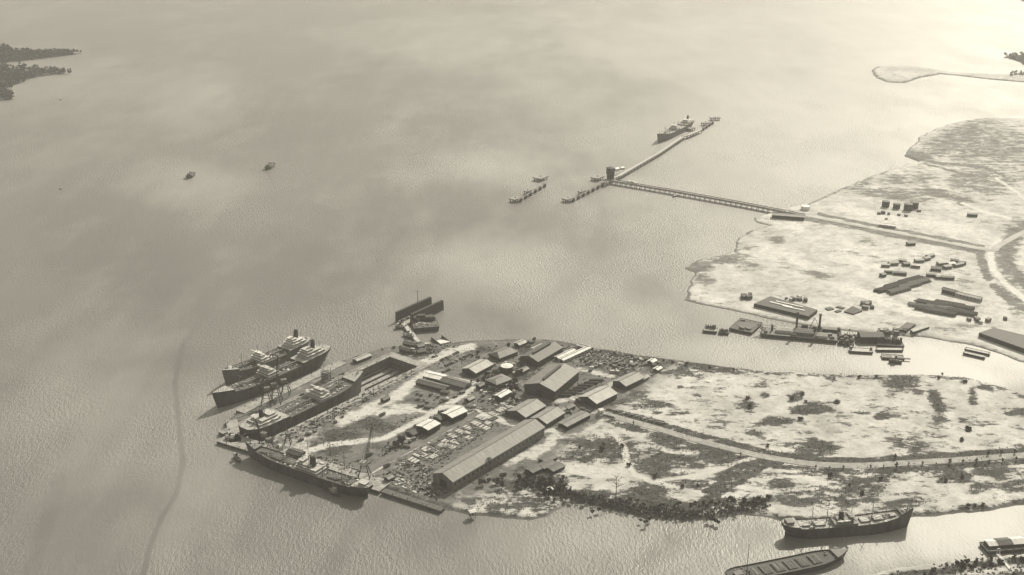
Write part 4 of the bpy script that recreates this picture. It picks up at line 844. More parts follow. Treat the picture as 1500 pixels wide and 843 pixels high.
# ------------------------------------------------------------------ sheds and houses
def shed(label, a, b, w, eave, ridge, roof='mid', wall='walld', name='shed', cat='shed', vent=False, win=6, lean=0, door='black', z=2.4, hip=0, over=.8):  # dark wall tones hold the painted shade of open and unlit sides
    a, b = P(*a, z), P(*b, z); c, rz, L = axis(a, b); r = thing(name, label, cat, (c.x, c.y, z), rz)
    h = w/2; x0, x1 = -L/2, L/2; rg = ridge
    mb = MB()
    vs = [(x0, -h, 0), (x1, -h, 0), (x1, h, 0), (x0, h, 0), (x0, -h, eave), (x1, -h, eave), (x1, h, eave), (x0, h, eave), (x0+hip, 0, rg-.12), (x1-hip, 0, rg-.12)]
    mb.add(vs, [(0, 1, 5, 4), (2, 3, 7, 6), (3, 0, 4, 8, 7), (1, 2, 6, 9, 5), (3, 2, 1, 0), (4, 5, 9, 8), (6, 7, 8, 9)] if not hip else [(0, 1, 5, 4), (2, 3, 7, 6), (3, 0, 4, 7), (1, 2, 6, 5), (3, 2, 1, 0), (4, 5, 6, 7)])
    wl = mb.build('wall', M[wall], r)
    o = over; k = (rg-eave)/h; t = .35; ez = eave-k*o+.05; rr = rg+.05
    X0, X1, H = x0-o, x1+o, h+o
    vs = []
    for dz in (t, 0): vs += [(X0, -H, ez+dz), (X1, -H, ez+dz), (X1, H, ez+dz), (X0, H, ez+dz), (X0+hip, 0, rr+dz), (X1-hip, 0, rr+dz)]
    fs = [(0, 1, 5, 4), (2, 3, 4, 5), (7, 6, 10, 11), (9, 8, 11, 10), (0, 6, 7, 1), (2, 8, 9, 3)]
    fs += [(0, 4, 10, 6), (4, 3, 9, 10), (1, 7, 11, 5), (5, 11, 8, 2)] if not hip else [(0, 4, 3), (1, 2, 5), (6, 9, 10), (7, 11, 8), (0, 3, 9, 6), (1, 7, 8, 2)]
    rf = MB().add(vs, fs).build('roof', RF[roof], r)
    MB().box(0, 0, rr+t-.1, L-2*hip+o, .9, .3).build('ridge_cap', M['mid'], rf)
    if vent: MB().box(0, 0, rr+.1, L*.7, 2.6, 1.6).box(0, 0, rr+1.7, L*.7+.6, 3.6, .3).build('roof_vent', M['dark'], rf)
    dw = min(w*.4, 9); dh = eave*.75
    for xx in (x0-.08, x1+.08): MB().box(xx, 0, .02, .2, dw, dh).build('door', M[door], r)
    n = min(win, int(L/5))
    for i in range(n):
        for sy in (-1, 1): MB().box(x0+L*(i+.5)/n, sy*(h+.06), eave*.5, min(2.6, L/n*.55), .16, eave*.25).build('window', M['glass'], r)
    return r
W1 = shed('very long pale roofed warehouse, the largest building near the river point', (649, 714), (783, 634), 27, 11, 16.5, 'ware', 'wall', 'warehouse', 'warehouse', win=22)
shed('big grey double-height workshop in the middle of the yard, vent along its ridge', (790, 582), (826, 552.5), 40, 12, 18, 'grey', 'walld', 'workshop', 'workshop', vent=True, win=10)
shed('dark roofed workshop beyond the big double-height workshop, nearer the north shore', (775, 535), (811, 514), 27, 8, 12.5, 'dark', 'walld', 'workshop', 'workshop', vent=True, win=8)
shed('pale roofed shed beside the round white-topped tank', (687, 549), (712, 536), 22, 5, 8.5, 'pale', 'walld')
shed('dull grey hipped shed with trees by the north shore', (724, 527), (750, 517), 20, 5, 9, 'grey', 'walld', hip=6)
shed('long low pale shed right behind the dark roofed workshop', (781, 514.5), (795, 508), 6, 3, 4, 'white', 'wallp', win=0)
shed('small shed with a whitish roof set among grass at the north shore', (757, 508), (768, 503.5), 10, 3.5, 5, 'pale', 'wall', win=2)
shed('narrow dark roofed store in front of the white roofed store', (613, 562), (655, 573), 11, 4, 5.5, 'dark', 'walld', 'store', 'store')
shed('white roofed store behind the narrow dark store', (624, 552), (650, 558), 15, 4, 5.2, 'white', 'wall', 'store', 'store')
shed('grey roofed store joined to the end of the dark and white stores', (650, 559), (685, 569), 16, 4, 6, 'dark', 'wall', 'store', 'store')
shed('small bright white roofed shed standing at the yard crossroads', (729, 588), (744, 579.5), 9, 6, 7.5, 'white', 'walld', win=3)
shed('square house with low hipped grey roof and verandah trees', (720, 567), (742, 558.5), 19, 6, 8.5, 'grey', 'walld', 'house', 'house', hip=7, win=4)
shed('grey gabled shed in front of the big double-height workshop, left of its twin', (757, 614), (786, 597), 25, 6, 10.5, 'mid', 'walld', win=6)
shed('grey gabled shed in front of the big double-height workshop, right of its twin', (789, 624), (815, 608), 22, 6, 10, 'mid', 'walld', win=6)
shed('white roofed dark shed by the track, the one farther from the quay', (655, 617), (677, 607), 17, 7, 8.5, 'white', 'black', 'shed', win=4)
shed('white roofed dark shed by the track, the one nearer the quay', (619, 636), (636, 626.5), 17, 7.5, 9, 'white', 'black', 'shed', win=4)
shed('pale gabled shed where the river road begins', (861, 594), (891, 579), 26, 6.5, 11, 'pale', 'walld', win=6)
shed('grey gabled shed beside the diagonal lane, next one up from the road end', (907, 569), (934, 556), 20, 6, 9.5, 'mid', 'walld', win=6)
shed('low flat roofed open store near the long warehouse end, lower of the pair', (824, 628), (842, 618.5), 13, 4.5, 5.6, 'grey', 'black', 'store', 'store', win=0)
shed('low flat roofed open store near the long warehouse end, upper of the pair', (841, 619), (858, 610.5), 13, 4.5, 5.6, 'grey', 'black', 'store', 'store', win=0)
shed('long white roofed narrow shed forming the near side of the white compound', (822, 531.5), (862, 513), 7, 4, 5, 'white', 'wallp', win=8)
shed('white roofed narrow shed inside the white compound', (815, 528), (840, 516.5), 6, 4, 5, 'white', 'wallp', win=5)
shed('short white shed closing the far end of the white compound', (847, 509), (863, 513), 6, 4, 5, 'white', 'wallp', win=0, z=2.6)
shed('small pale hut beside the diagonal lane near the north shore', (952, 534), (958, 530.5), 8, 3.5, 5, 'white', 'wall', 'hut', 'hut', win=0)
shed('tiny white roofed hut at the top of the diagonal lane', (960, 545), (966, 541.5), 7, 3.2, 4.4, 'white', 'wall', 'hut', 'hut', win=0)
shed('grey roofed hut between the two gabled sheds and the lane', (938, 559), (947, 554), 8, 3.6, 5, 'mid', 'wall', 'hut', 'hut', win=0)
for i, (lab, x, y) in enumerate((('lowest', 784, 690), ('second lowest', 801, 684), ('right hand', 814, 688), ('topmost', 803, 675))):
    shed(lab+' dark flat roof of the cluster below the long warehouse', (x-9, y+4), (x+8, y-4), 11, 3.2, 4.1, 'dark', 'black', 'lean_to', 'lean-to', win=0)
shed('white hut on the shore among dark bushes', (801, 722), (807, 719), 5, 3, 4.2, 'white', 'wallp', 'hut', 'hut', win=0)
r = hut('white hut standing on stilts at the water edge of the grassy point', 692, 753, 6, 5, 3, R(25), 'wallp', 'white', 4.2)
mb = MB(); [mb.tube((sx*2.5, sy*2, -5), (sx*2.5, sy*2, 0), .22, n=5) for sx in (-1, 1) for sy in (-1, 1)]; mb.box(0, 0, -.25, 7.4, 6.2, .24); mb.build('stilts', M['dark'], r)
hut('little white gatehouse at the start of the river road', 880, 605, 5, 5, 4.2, R(30), 'white', 'white')
hut('tiny dark shelter on the bare ground inside the yard', 617, 595, 7, 5, 2.6, R(30), 'walld', 'dark'); hut('flat dark cabin next to the tiny shelter in the yard', 626, 598.5, 8, 4, 2.6, R(-20), 'walld', 'dark')
hut('dark cabin beside the crossing tracks near the stores', 652, 576.5, 9, 6, 2.8, R(-15), 'walld', 'dark'); hut('small dark kiosk at the track junction by the stores', 677, 576, 6, 4, 2.6, R(35), 'walld', 'dark')
for d, x0, y0, x1, y1, w, rf in (('long low pale shed on the strip between the basin and the dry dock', 520, 532, 541, 523.5, 9, 'pale'), ('dark low shed nearest the closed end of the dry dock', 588, 513.5, 603, 517.5, 9, 'char'), ('small grey shed between the dock end and the footbridge', 611, 519, 622, 517, 8, 'dark'), ('dark low shed at the shore end of the footbridge', 592, 505.5, 609, 508.5, 8, 'dark'), ('square grey shed at the foot of the footbridge', 611, 511, 620, 509, 9, 'grey'),
  ('dark round-shouldered shed behind the cargo ship on the outer quay', 424, 664, 443, 670, 11, 'char'), ('little grey roofed store below the round white-topped tank', 762, 548, 771, 543, 9, 'grey'), ('dark store against the left twin gabled shed', 744, 608, 752, 603.5, 9, 'char'), ('dark workshop annex between right twin shed and pale gabled shed', 828, 602, 838, 597, 10, 'dark'), ('small grey annex beside the big double-height workshop corner', 818, 606, 826, 602, 8, 'grey'),
  ('pale little store beside the pipe yard', 846, 590, 853, 586.5, 7, 'pale'), ('dark little store in the trees by the hipped house', 700, 570, 708, 566, 7, 'dark'), ('grey little store beside the plates pen', 684, 590, 692, 586, 8, 'mid'), ('dark little store on the near side of the dry dock', 560, 590, 569, 585.5, 6, 'dark'), ('dark store beside the white roofed shed farther from the quay', 640, 618, 648, 613.5, 11, 'char'), ('dark store beside the white roofed shed nearer the quay', 600, 640, 609, 635.5, 12, 'char'), ('grey little store at the start of the timber-faced quay', 566, 706, 574, 702, 7, 'mid')):
    shed(d, (x0, y0), (x1, y1), w, 3.8, 5.2, rf, 'walld', 'store' if 'store' in d else 'shed', 'store' if 'store' in d else 'shed', win=3, over=.5)
def tank(label, x, y, rad, h, m='tank', top='tank', z=2.4, n=28):
    r = thing('storage_tank', label, 'storage tank', P(x, y, z))
    MB().tube((0, 0, 0), (0, 0, h), rad, n=n).build('shell', M[m], r)
    MB().tube((0, 0, h), (0, 0, h+rad*.1), rad*1.02, .3, n).build('roof', M[top], r)
    mb = MB(); mb.bar((rad+.3, -.4, 0), (rad+.3, -.4, h+1), .15); mb.bar((rad+.3, .4, 0), (rad+.3, .4, h+1), .15)
    for i in range(int(h/1.2)): mb.bar((rad+.3, -.4, i*1.2+.6), (rad+.3, .4, i*1.2+.6), .1)
    mb.build('ladder', M['mid'], r); return r
tank('round tank with a bright white top in the middle of the yard', 742.5, 544, 7.6, 7.5, 'walld', 'white')
tank('black storage tank on the sand flats, alone at the left of the tank row', 1297, 303, 6.6, 10.5); tank('black storage tank on the sand flats, second from the left', 1313, 305.5, 6.2, 9)
tank('black storage tank on the sand flats, left of the touching pair', 1330, 308, 7.6, 12); tank('black storage tank on the sand flats, right of the touching pair', 1338.5, 305, 7.6, 11.5)
tank('white storage tank standing where the jetty meets the shore', 1179.5, 307, 8, 6.5, 'white', 'white')

# ------------------------------------------------------------------ cranes
def lattice(mb, a, b, w0, w1, n, t=.22):
    a, b = Vector(a), Vector(b); d = (b-a).normalized(); u = d.orthogonal().normalized(); v = d.cross(u)
    pr = None
    for i in range(n+1):
        q = i/n; c = a.lerp(b, q); w = (w0+(w1-w0)*q)/2; cs = [c+u*w*sx+v*w*sy for sx, sy in ((-1, -1), (1, -1), (1, 1), (-1, 1))]
        for k in range(4): mb.bar(cs[k], cs[(k+1) % 4], t*.7)
        if pr:
            for k in range(4): mb.bar(pr[k], cs[k], t*1.3); mb.bar(pr[k], cs[(k+1) % 4], t*.7)
        pr = cs
def crane(label, x, y, h, jib, up, az, m='dark', leg=6, cab='mid'):
    r = thing('quay_crane', label, 'crane', P(x, y, 3.2), 0)
    mb = MB()
    for sx in (-1, 1):
        for sy in (-1, 1): mb.bar((sx*leg, sy*leg, 0), (sx*leg*.45, sy*leg*.45, h), .9)
        mb.bar((sx*leg, -leg, .6), (sx*leg, leg, .6), .8); mb.bar((sx*leg*.7, -leg*.7, h*.55), (sx*leg*.7, leg*.7, h*.55), .5); mb.bar((-leg*.7, sx*leg*.7, h*.55), (leg*.7, sx*leg*.7, h*.55), .5)
    mb.box(0, 0, h, leg*1.2, leg*1.2, .8); mb.build('portal', M[m], r)
    d = Vector((math.cos(az), math.sin(az), 0))
    MB().box(-d.x*1.5, -d.y*1.5, h+.8, 6, 4.4, 4, az).box(-d.x*1.5, -d.y*1.5, h+4.8, 6.6, 5, .3, az).build('cab', M[cab], r)
    j = MB(); lattice(j, Vector((0, 0, h+2))+d*2, Vector((0, 0, h+2))+d*jib+Vector((0, 0, up)), 2.4, .9, 10, .3); jo = j.build('jib', M[m], r)
    a = MB().bar(-d*2+Vector((0, 0, h+4.5)), -d*1+Vector((0, 0, h+12)), .5); a.bar(-d*1+Vector((0, 0, h+12)), d*jib+Vector((0, 0, h+2+up)), .18); a.bar(d*jib+Vector((0, 0, h+2+up)), d*jib+Vector((0, 0, h*.6+up*.3)), .14); a.build('stay', M[m], r)
    return r
crane('tall quay crane with lattice jib raised over the quay by the cargo ship stern', 534, 698, 13, 17, 34, R(62), cab='offw')
crane('short quay crane with crossed booms above the cargo ship bow', 386, 648, 7, 9, 15, R(150), leg=4); 
crane('quay crane with low boom close to the cargo ship bow, right of the crossed booms', 397, 655, 6, 10, 13, R(35), leg=4)
crane('tall dark crane with upright jib between the tankers and the dry dock', 405, 590, 20, 6, 34, R(40), leg=6); crane('dark dockside crane next to the tall one, nearer the dock gate', 391, 592, 16, 14, 14, R(200), leg=6); crane('dockside crane on the strip beside the basin, farther from the dock gate', 419, 577, 14, 12, 12, R(20), leg=5)
r = thing('hoist_tower', 'pale square lattice tower on the strip between the basin and the dry dock', 'tower', P(478, 557, 2.6), R(40))
mb = MB(); lattice(mb, (0, 0, 0), (0, 0, 15), 9, 9, 4, .7); mb.build('frame', M['offw'], r); MB().box(0, 0, 0, 8, 8, 11).build('cladding', M['mid'], r)
crane('slim crane on the near side of the dry dock', 422, 650, 9, 9, 15, R(120), leg=3.5)
for lab, x, y, h in (('nearest the cargo ship funnel', 452, 672, 18), ('in front of the grassy square', 484, 668, 20), ('beside the outer crane', 505, 690, 22), ('close to the dry dock bow', 547, 580, 16), ('midway along the dry dock', 490, 615, 14)):
    q = thing('lamp_mast', 'thin dark lamp mast '+lab, 'mast', P(x, y, 2.6)); MB().tube((0, 0, 0), (0, 0, h), .35, .2, 6).build('pole', M['dark'], q); MB().box(0, 0, h, 2.4, .6, .6).box(0, 0, h-.5, .8, .8, .5).build('lamp_head', M['mid'], q)

# ------------------------------------------------------------------ vehicles
def make_car(m, kind='car'):
    name, cat = ('parked_car', 'car') if kind == 'car' else ('truck', 'truck')
    r = thing(name, 'x', cat)
    if kind == 'car':
        b = MB(); b.add([(-2.2, -.85, .35), (2.2, -.85, .35), (2.2, .85, .35), (-2.2, .85, .35), (-2.25, -.85, .95), (2.1, -.85, .85), (2.1, .85, .85), (-2.25, .85, .95)], [(3, 2, 1, 0), (4, 5, 6, 7), (0, 1, 5, 4), (1, 2, 6, 5), (2, 3, 7, 6), (3, 0, 4, 7)]).build('body', M[m], r)
        MB().add([(-1.6, -.8, .95), (.9, -.8, .92), (.9, .8, .92), (-1.6, .8, .95), (-1.1, -.65, 1.5), (.3, -.65, 1.5), (.3, .65, 1.5), (-1.1, .65, 1.5)], [(4, 5, 6, 7), (0, 1, 5, 4), (1, 2, 6, 5), (2, 3, 7, 6), (3, 0, 4, 7)]).build('cabin', M['glass'], r)
        MB().box(-.4, 0, 1.5, 1.3, 1.25, .05).build('roof', M[m], r); w = ((-1.4, .34), (1.4, .34))
    else:
        MB().box(-1, 0, .8, 5, 2.3, .5).box(-1, 1.1, 1.3, 5, .1, .7).box(-1, -1.1, 1.3, 5, .1, .7).build('load_bed', M[m], r); MB().box(2.6, 0, .6, 1.8, 2.1, 1.9, taper=.9).build('cab', M['carm'], r); w = ((-2.6, .45), (-1.2, .45), (2.6, .45))
    for x, rad in w:
        for sy in (-1, 1): MB().tube((x, sy*.7, rad), (x, sy*.95, rad), rad, n=8).build('wheel', M['black'], r)
    return r
CARS = {m: make_car(m) for m in ('carw', 'card', 'carm')}; TR = {m: make_car(m, 'truck') for m in ('card', 'carw')}
used = set(); tone = dict(carw='pale', card='dark', carm='grey')
def park(x, y, rz, label, group, m, pool=CARS, z=2.6):
    o = pool[m]
    if id(o) not in used: used.add(id(o)); o.location = P(x, y, z); o.rotation_euler = (0, 0, rz); o['label'] = label; o['group'] = group
    else: o = dup(o, P(x, y, z), rz, label, group)
    o.scale = (1.25,)*3
q = random.Random(12)
yaw = math.atan2(*(P(800, 628)-P(665.5, 703)).yx)
rd = math.atan2(*(P(970, 622)-P(890, 597)).yx)
def row(a, b, n, rz, where, gap=.15, mix=('carw', 'card', 'card', 'carm'), pool=CARS):
    for i in range(n):
        if q.random() < gap: continue
        t = (i+.5)/n; m = q.choice(mix)
        park(a[0]+(b[0]-a[0])*t, a[1]+(b[1]-a[1])*t, rz+q.gauss(0, .06), '%s %s parked in the %s' % (tone[m], 'car' if pool is CARS else 'truck', where), 'vehicles parked in the '+where, m, pool)
row((889, 600), (972, 622), 22, rd+R(80), 'long line along the start of the river road')
row((645, 529), (672, 516), 10, yaw+R(80), 'upper row of the north shore car park'); row((652, 537), (690, 519), 14, yaw+R(80), 'lower row of the north shore car park')
row((648, 546), (668, 538), 7, yaw+R(80), 'row in front of the pale shed by the tank', mix=('card', 'card', 'carm'))
row((634, 524), (640, 522), 3, R(10), 'group near the dry dock head', 0); row((884, 609), (900, 613), 4, rd, 'lane opposite the long car line', 0)
TRK = [(541, 668, yaw, 'dark truck on the track by the outer crane', 'card'), (702, 568, yaw, 'dark truck turning at the yard junction', 'card'), (567, 684, yaw, 'dark truck on the narrow asphalt lane', 'card'), (624, 560, R(120), 'pale truck beside the white roofed store', 'carw'), (688, 597, R(-20), 'pale truck on the crossing track', 'carw'), (560, 609, yaw, 'dark truck on the bare sand near the dock', 'card')]
for x, y, a, lab, m in TRK: park(x, y, a, lab, None, m, TR)

# ------------------------------------------------------------------ stored material
def proto_stack(kind):
    r = thing('plate_stack', 'x', 'plate stack')
    L, w, n, m = {'p': (10, 4.2, 2, 'plate'), 'g': (9, 4, 2, 'concp'), 'd': (9, 4, 3, 'rust')}[kind]
    mb = MB()
    for i in range(n): mb.box(.2*math.sin(i*3), .2*math.cos(i*5), .3+i*.4, L-.3*i, w-.2*i, .36, .01*i)
    mb.build('plates', M[m], r)
    for x in (-L*.3, L*.3): MB().box(x, 0, 0, .4, w+.4, .3).build('skid', M['timber'], r)
    return r
ST = {k: proto_stack(k) for k in 'pgd'}; labs = dict(p='bright pale stack of steel plates', g='light grey stack of slabs', d='rusty dark stack of plates')
def put(protos, k, x, y, rz, label, group, z=2.5, s=1):
    o = protos[k]
    if id(o) not in used: used.add(id(o)); o.location = P(x, y, z); o.rotation_euler = (0, 0, rz); o['label'] = label; o['group'] = group
    else: dup(o, P(x, y, z), rz, label, group, s)
q = random.Random(3)
ux, uy = Vector((math.cos(yaw), math.sin(yaw), 0)), Vector((-math.sin(yaw), math.cos(yaw), 0))
for lane, (a, b, n) in enumerate((((608, 669), (740, 598), 11), ((618, 671), (730, 610), 9), ((628, 673), (716, 624), 7), ((600, 678), (660, 648), 4))):
    for i in range(n):
        if q.random() < .1: continue
        t = (i+.5)/n; base = P(a[0]+(b[0]-a[0])*t, a[1]+(b[1]-a[1])*t, 2.5)+ux*q.uniform(-2, 2); turn = q.random() < .4; kk = q.choice('ppgd' if lane < 2 else 'ggdp')
        for j in range(q.choice((2, 3, 3, 4))):
            o = base+((ux if turn else uy)*(j-1)*q.uniform(3.6, 4.6)); k = kk if q.random() < .75 else q.choice('pgd')
            x, y = to_px(o.x, o.y, 2.5)
            put(ST, k, x, y, yaw+(math.pi/2 if turn else 0)+q.gauss(0, .03), labs[k]+' in the lanes beside the long warehouse', 'stacks in the lanes beside the long warehouse', s=.78)
for i in range(20):
    k = q.choice('ggddp'); t = q.random(); u = q.random()
    put(ST, k, 572+66*t, 714+23*t-3-20*u, yaw+q.choice((0, math.pi/2))+q.gauss(0, .2), labs[k]+' on the quay in front of the long warehouse', 'stacks on the quay in front of the long warehouse', s=.6)
for i in range(14):
    k = q.choice('gdd'); put(ST, k, 678+q.uniform(-4, 34), 594+q.uniform(-6, 10), yaw+q.choice((0, math.pi/2)), labs[k]+' in the pen near the small bright white shed', 'stacks in the pen near the small bright white shed', s=.8)
for i in range(16):
    k = q.choice('ggdp'); put(ST, k, 722+q.uniform(-4, 34), 598+q.uniform(-7, 7), yaw+q.choice((0, math.pi/2)), labs[k]+' outside the twin gabled sheds', 'stacks outside the twin gabled sheds', s=.65)
def log_stack(L, w, h, m, seed, name='log_stack', rad=.7):
    r = thing(name, 'x', name.replace('_', ' ')); qq = random.Random(seed); n = int(w/(rad*2)); lay = max(1, int(h/(rad*1.7)))
    mb = MB()
    for j in range(lay):
        for i in range(n-j): e = qq.uniform(-.06, .06)*L; mb.tube((-L/2+e, -w/2+rad*(1+j)+i*rad*2, rad+j*rad*1.7), (L/2+e*.5, -w/2+rad*(1+j)+i*rad*2, rad+j*rad*1.7), rad, rad*.9, 6)
    mb.build('logs', M[m], r); MB().box(-L*.3, 0, 0, .6, w+1, .5).build('bearer', M['dark'], r); MB().box(L*.3, 0, 0, .6, w+1, .5).build('bearer', M['dark'], r)
    return r
LG = {0: log_stack(16, 5, 3, 'timber', 1), 1: log_stack(14, 5, 2.2, 'rust', 2), 2: log_stack(12, 3.5, 2, 'timberp', 3)}
for i in range(14):
    t = i/13; put(LG, i % 2, 826+50*t+q.uniform(-1, 1), 581-24*t, yaw+R(-52), 'dark pipe stack in the yard between the big workshop and the pale gabled shed', 'dark pipe stacks beside the big workshop')
for i in range(11):
    t = i/10; put(LG, 2, 855+26*t, 577-13*t, yaw+R(-52), 'pale pole stack edging the dark pipe stacks', 'pale pole stacks edging the pipe yard', s=.6)
for i in range(10):
    put(LG, i % 2, 820+q.uniform(0, 30), 520-q.uniform(0, 12), yaw, 'dark timber stack around the white compound', 'timber stacks around the white compound', s=.6)
LF = {0: log_stack(46, 14, 5.5, 'timber', 4, rad=1.1), 1: log_stack(40, 16, 4.5, 'mid', 5, rad=1.2), 2: log_stack(34, 12, 4, 'timberp', 6, rad=1.0)}
fy = math.atan2(*(P(1350, 412)-P(1290, 428)).yx)
for k, x, y, lab in ((0, 1300, 424, 'dark log stack at the lower left corner of the far timber yard'), (0, 1314, 418, 'dark log stack second from the left in the far timber yard'), (0, 1334, 411.5, 'blackish log stack at the top of the far timber yard'), (1, 1315, 427, 'greyish log stack at the front of the far timber yard'), (1, 1331, 420, 'grey log stack in the middle of the far timber yard'), (1, 1345, 415, 'grey log stack at the right end of the far timber yard')):
    put(LF, k, x, y, fy, lab, 'log stacks in the far timber yard')
fy2 = math.atan2(*(P(1420, 458)-P(1350, 446)).yx)
for i, (x, y) in enumerate(((1349, 450), (1362, 455), (1363, 446), (1376, 451), (1390, 447), (1378, 459), (1393, 455), (1404, 451), (1408, 459))):
    put(LF, 1 if i % 3 else 2, x, y, fy2, 'grey pile of squared timber on the pale sand below the long shed', 'timber piles on the sand below the long shed')

# ------------------------------------------------------------------ things on the sand flats
def roof_slab(name, label, cat, pxs, h, m, stripes=(), z=2.3):
    c = sum((P(x, y, z) for x, y in pxs), Vector())/len(pxs); r = thing(name, label, cat, c)
    pl = [((P(x, y, z)-c).x, (P(x, y, z)-c).y) for x, y in pxs]
    MB().prism(pl, 0, h).build('hull', M['dark'], r); cc = [(x*.985, y*.985) for x, y in pl]; MB().prism(cc, h, h+.25).build('deck', M[m], r)
    for (a, b, w) in stripes:
        a, b = P(*a, z)-c, P(*b, z)-c; m_, rz, L = axis(a, b); MB().box(m_.x, m_.y, h+.25, L, w, 1.0, rz).build('plank_pile', M['white'], r)
    return r
roof_slab('beached_pontoon', 'huge black flat pontoon lying on the sand with white planks on top', 'pontoon', [(1104, 450), (1128, 439), (1197, 459), (1184, 469)], 5, 'dark', [((1127, 448), (1160, 456), 3), ((1136, 447), (1176, 456), 2.4), ((1146, 454), (1178, 461), 2.6)])
roof_slab('beached_pontoon', 'huge plain black pontoon on the bank at the right edge', 'pontoon', [(1433, 494), (1455, 486.5), (1560, 512), (1545, 528), (1500, 518)], 6, 'dark', [])
for lab, pxs in (('left', [(1208, 453), (1216, 451), (1222, 454), (1213, 456)]), ('middle', [(1222, 457), (1229, 455), (1233, 457), (1226, 459)]), ('upper', [(1224, 451), (1228, 449.5), (1238, 452), (1234, 454)])):
    roof_slab('steel_section', lab+' of three small dark steel sections lying by the black pontoon', 'steel section', pxs, 1.2, 'rust')
roof_slab('steel_section', 'dark square steel section with a mast on the sand beyond the dredger', 'steel section', [(1236, 458), (1249, 450), (1263, 457), (1250, 462)], 1.6, 'rust')
roof_slab('steel_section', 'dark tarred section near the bank behind the bristling barge', 'steel section', [(1315, 485), (1328, 475), (1341, 478), (1327, 488)], 3, 'dark')
roof_slab('beached_lighter', 'slim lighter hauled up on the bank, dark sides and pale deck', 'lighter', [(1333, 486), (1360, 479), (1361, 482), (1337, 490)], 3, 'concp')
W2 = shed('long shed on the flats, dark roofed at one end and pale at the other', (1381, 428), (1400, 433), 9, 6, 7.5, 'dark', 'walld', win=3)
shed('long pale roofed shed continuing the dark roofed one on the flats', (1400.5, 433.2), (1437, 442), 9, 5, 6.4, 'pale', 'wallp', win=12)
shed('long pale store beside the causeway on the flats', (1288, 331), (1312, 334), 10, 4, 5, 'white', 'wallp', 'store', 'store', win=5)
hut('dark lone hut far out on the flats near the dune line', 1424, 317, 16, 8, 4.5, R(-10), 'walld', 'dark'); hut('lone dark hut just below the causeway on the flats', 1334, 359, 13, 8, 4, R(10), 'walld', 'dark'); hut('tiny hut beside the black tanks', 1346, 310, 6, 5, 3, 0, 'walld', 'dark')
emb = shed('dark fronted ferry shed with a white roof patch beside the jetty root', (1131, 318.5), (1178, 322), 14, 6, 7.2, 'grey', 'walld', 'shed', 'shed', win=10); shed('white roofed lean-to on top of the ferry shed bank', (1152, 312.5), (1170, 314.5), 9, 4, 5, 'white', 'wallp', 'lean_to', 'lean-to', win=0)
cam_h = [(1308, 388, 15, 8, 10, 'mid', 'wall', 'low grey roofed'), (1322, 384, 12, 8, -20, 'pale', 'wall', 'pale roofed'), (1327, 389, 10, 9, 5, 'dark', 'walld', 'square dark roofed'), (1341, 391.5, 13, 9, -15, 'white', 'wall', 'white roofed'), (1346, 384, 14, 7, 10, 'mid', 'wall', 'long grey roofed'), (1357, 381, 12, 7, 30, 'grey', 'wall', 'steep grey roofed'), (1362, 377, 16, 7, 35, 'grey', 'wall', 'narrow grey roofed'),
         (1371, 396, 15, 12, -20, 'char', 'black', 'blackest and largest'), (1379, 388, 14, 8, 15, 'pale', 'wall', 'bright pale'), (1387, 393, 13, 8, 20, 'mid', 'wall', 'plain grey'), (1393, 389, 12, 8, 20, 'white', 'wall', 'small white'), (1398, 384, 12, 8, -25, 'dark', 'walld', 'dark peaked'), (1404, 390, 18, 6, 30, 'grey', 'wall', 'long slanting grey'), (1409, 387, 12, 6, -20, 'dark', 'walld', 'end dark'),
         (1364, 405, 14, 7, -10, 'grey', 'walld', 'lowest grey'), (1376, 408, 12, 7, 5, 'mid', 'wall', 'outlying grey'), (1388, 409, 18, 8, -8, 'dark', 'walld', 'outlying dark'), (1297, 391, 12, 6, -5, 'pale', 'wall', 'outlying pale'), (1318, 402.5, 19, 7, -12, 'dark', 'walld', 'long outlying dark'), (1301, 400.5, 12, 5, -5, 'dark', 'walld', 'thin outlying dark'), (1293, 405, 8, 7, 30, 'dark', 'walld', 'small outlying dark')]
for x, y, l, w, a, rf, wl, d in cam_h:
    hut(d+' hut of the workers camp on the flats', x, y, l, w, 4, R(a), wl, rf, cat='hut')
q = random.Random(6)
SP_ = {}
def crate_proto(m, k):
    r = thing('crate', 'x', 'crate'); MB().box(0, 0, 0, 4, 2.6, 2.2).build('box', M[m], r); MB().box(0, 0, 2.2, 4.3, 2.9, .2).build('lid', M[m], r)
    for x in (-1.4, 1.4): MB().box(x, 0, .01, .3, 2.75, 2.3).build('batten', M['timber'], r)
    return r
CR = {0: crate_proto('rust', 0), 1: crate_proto('mid', 1), 2: crate_proto('plate', 2)}; ct = ('rusty dark', 'grey', 'pale')
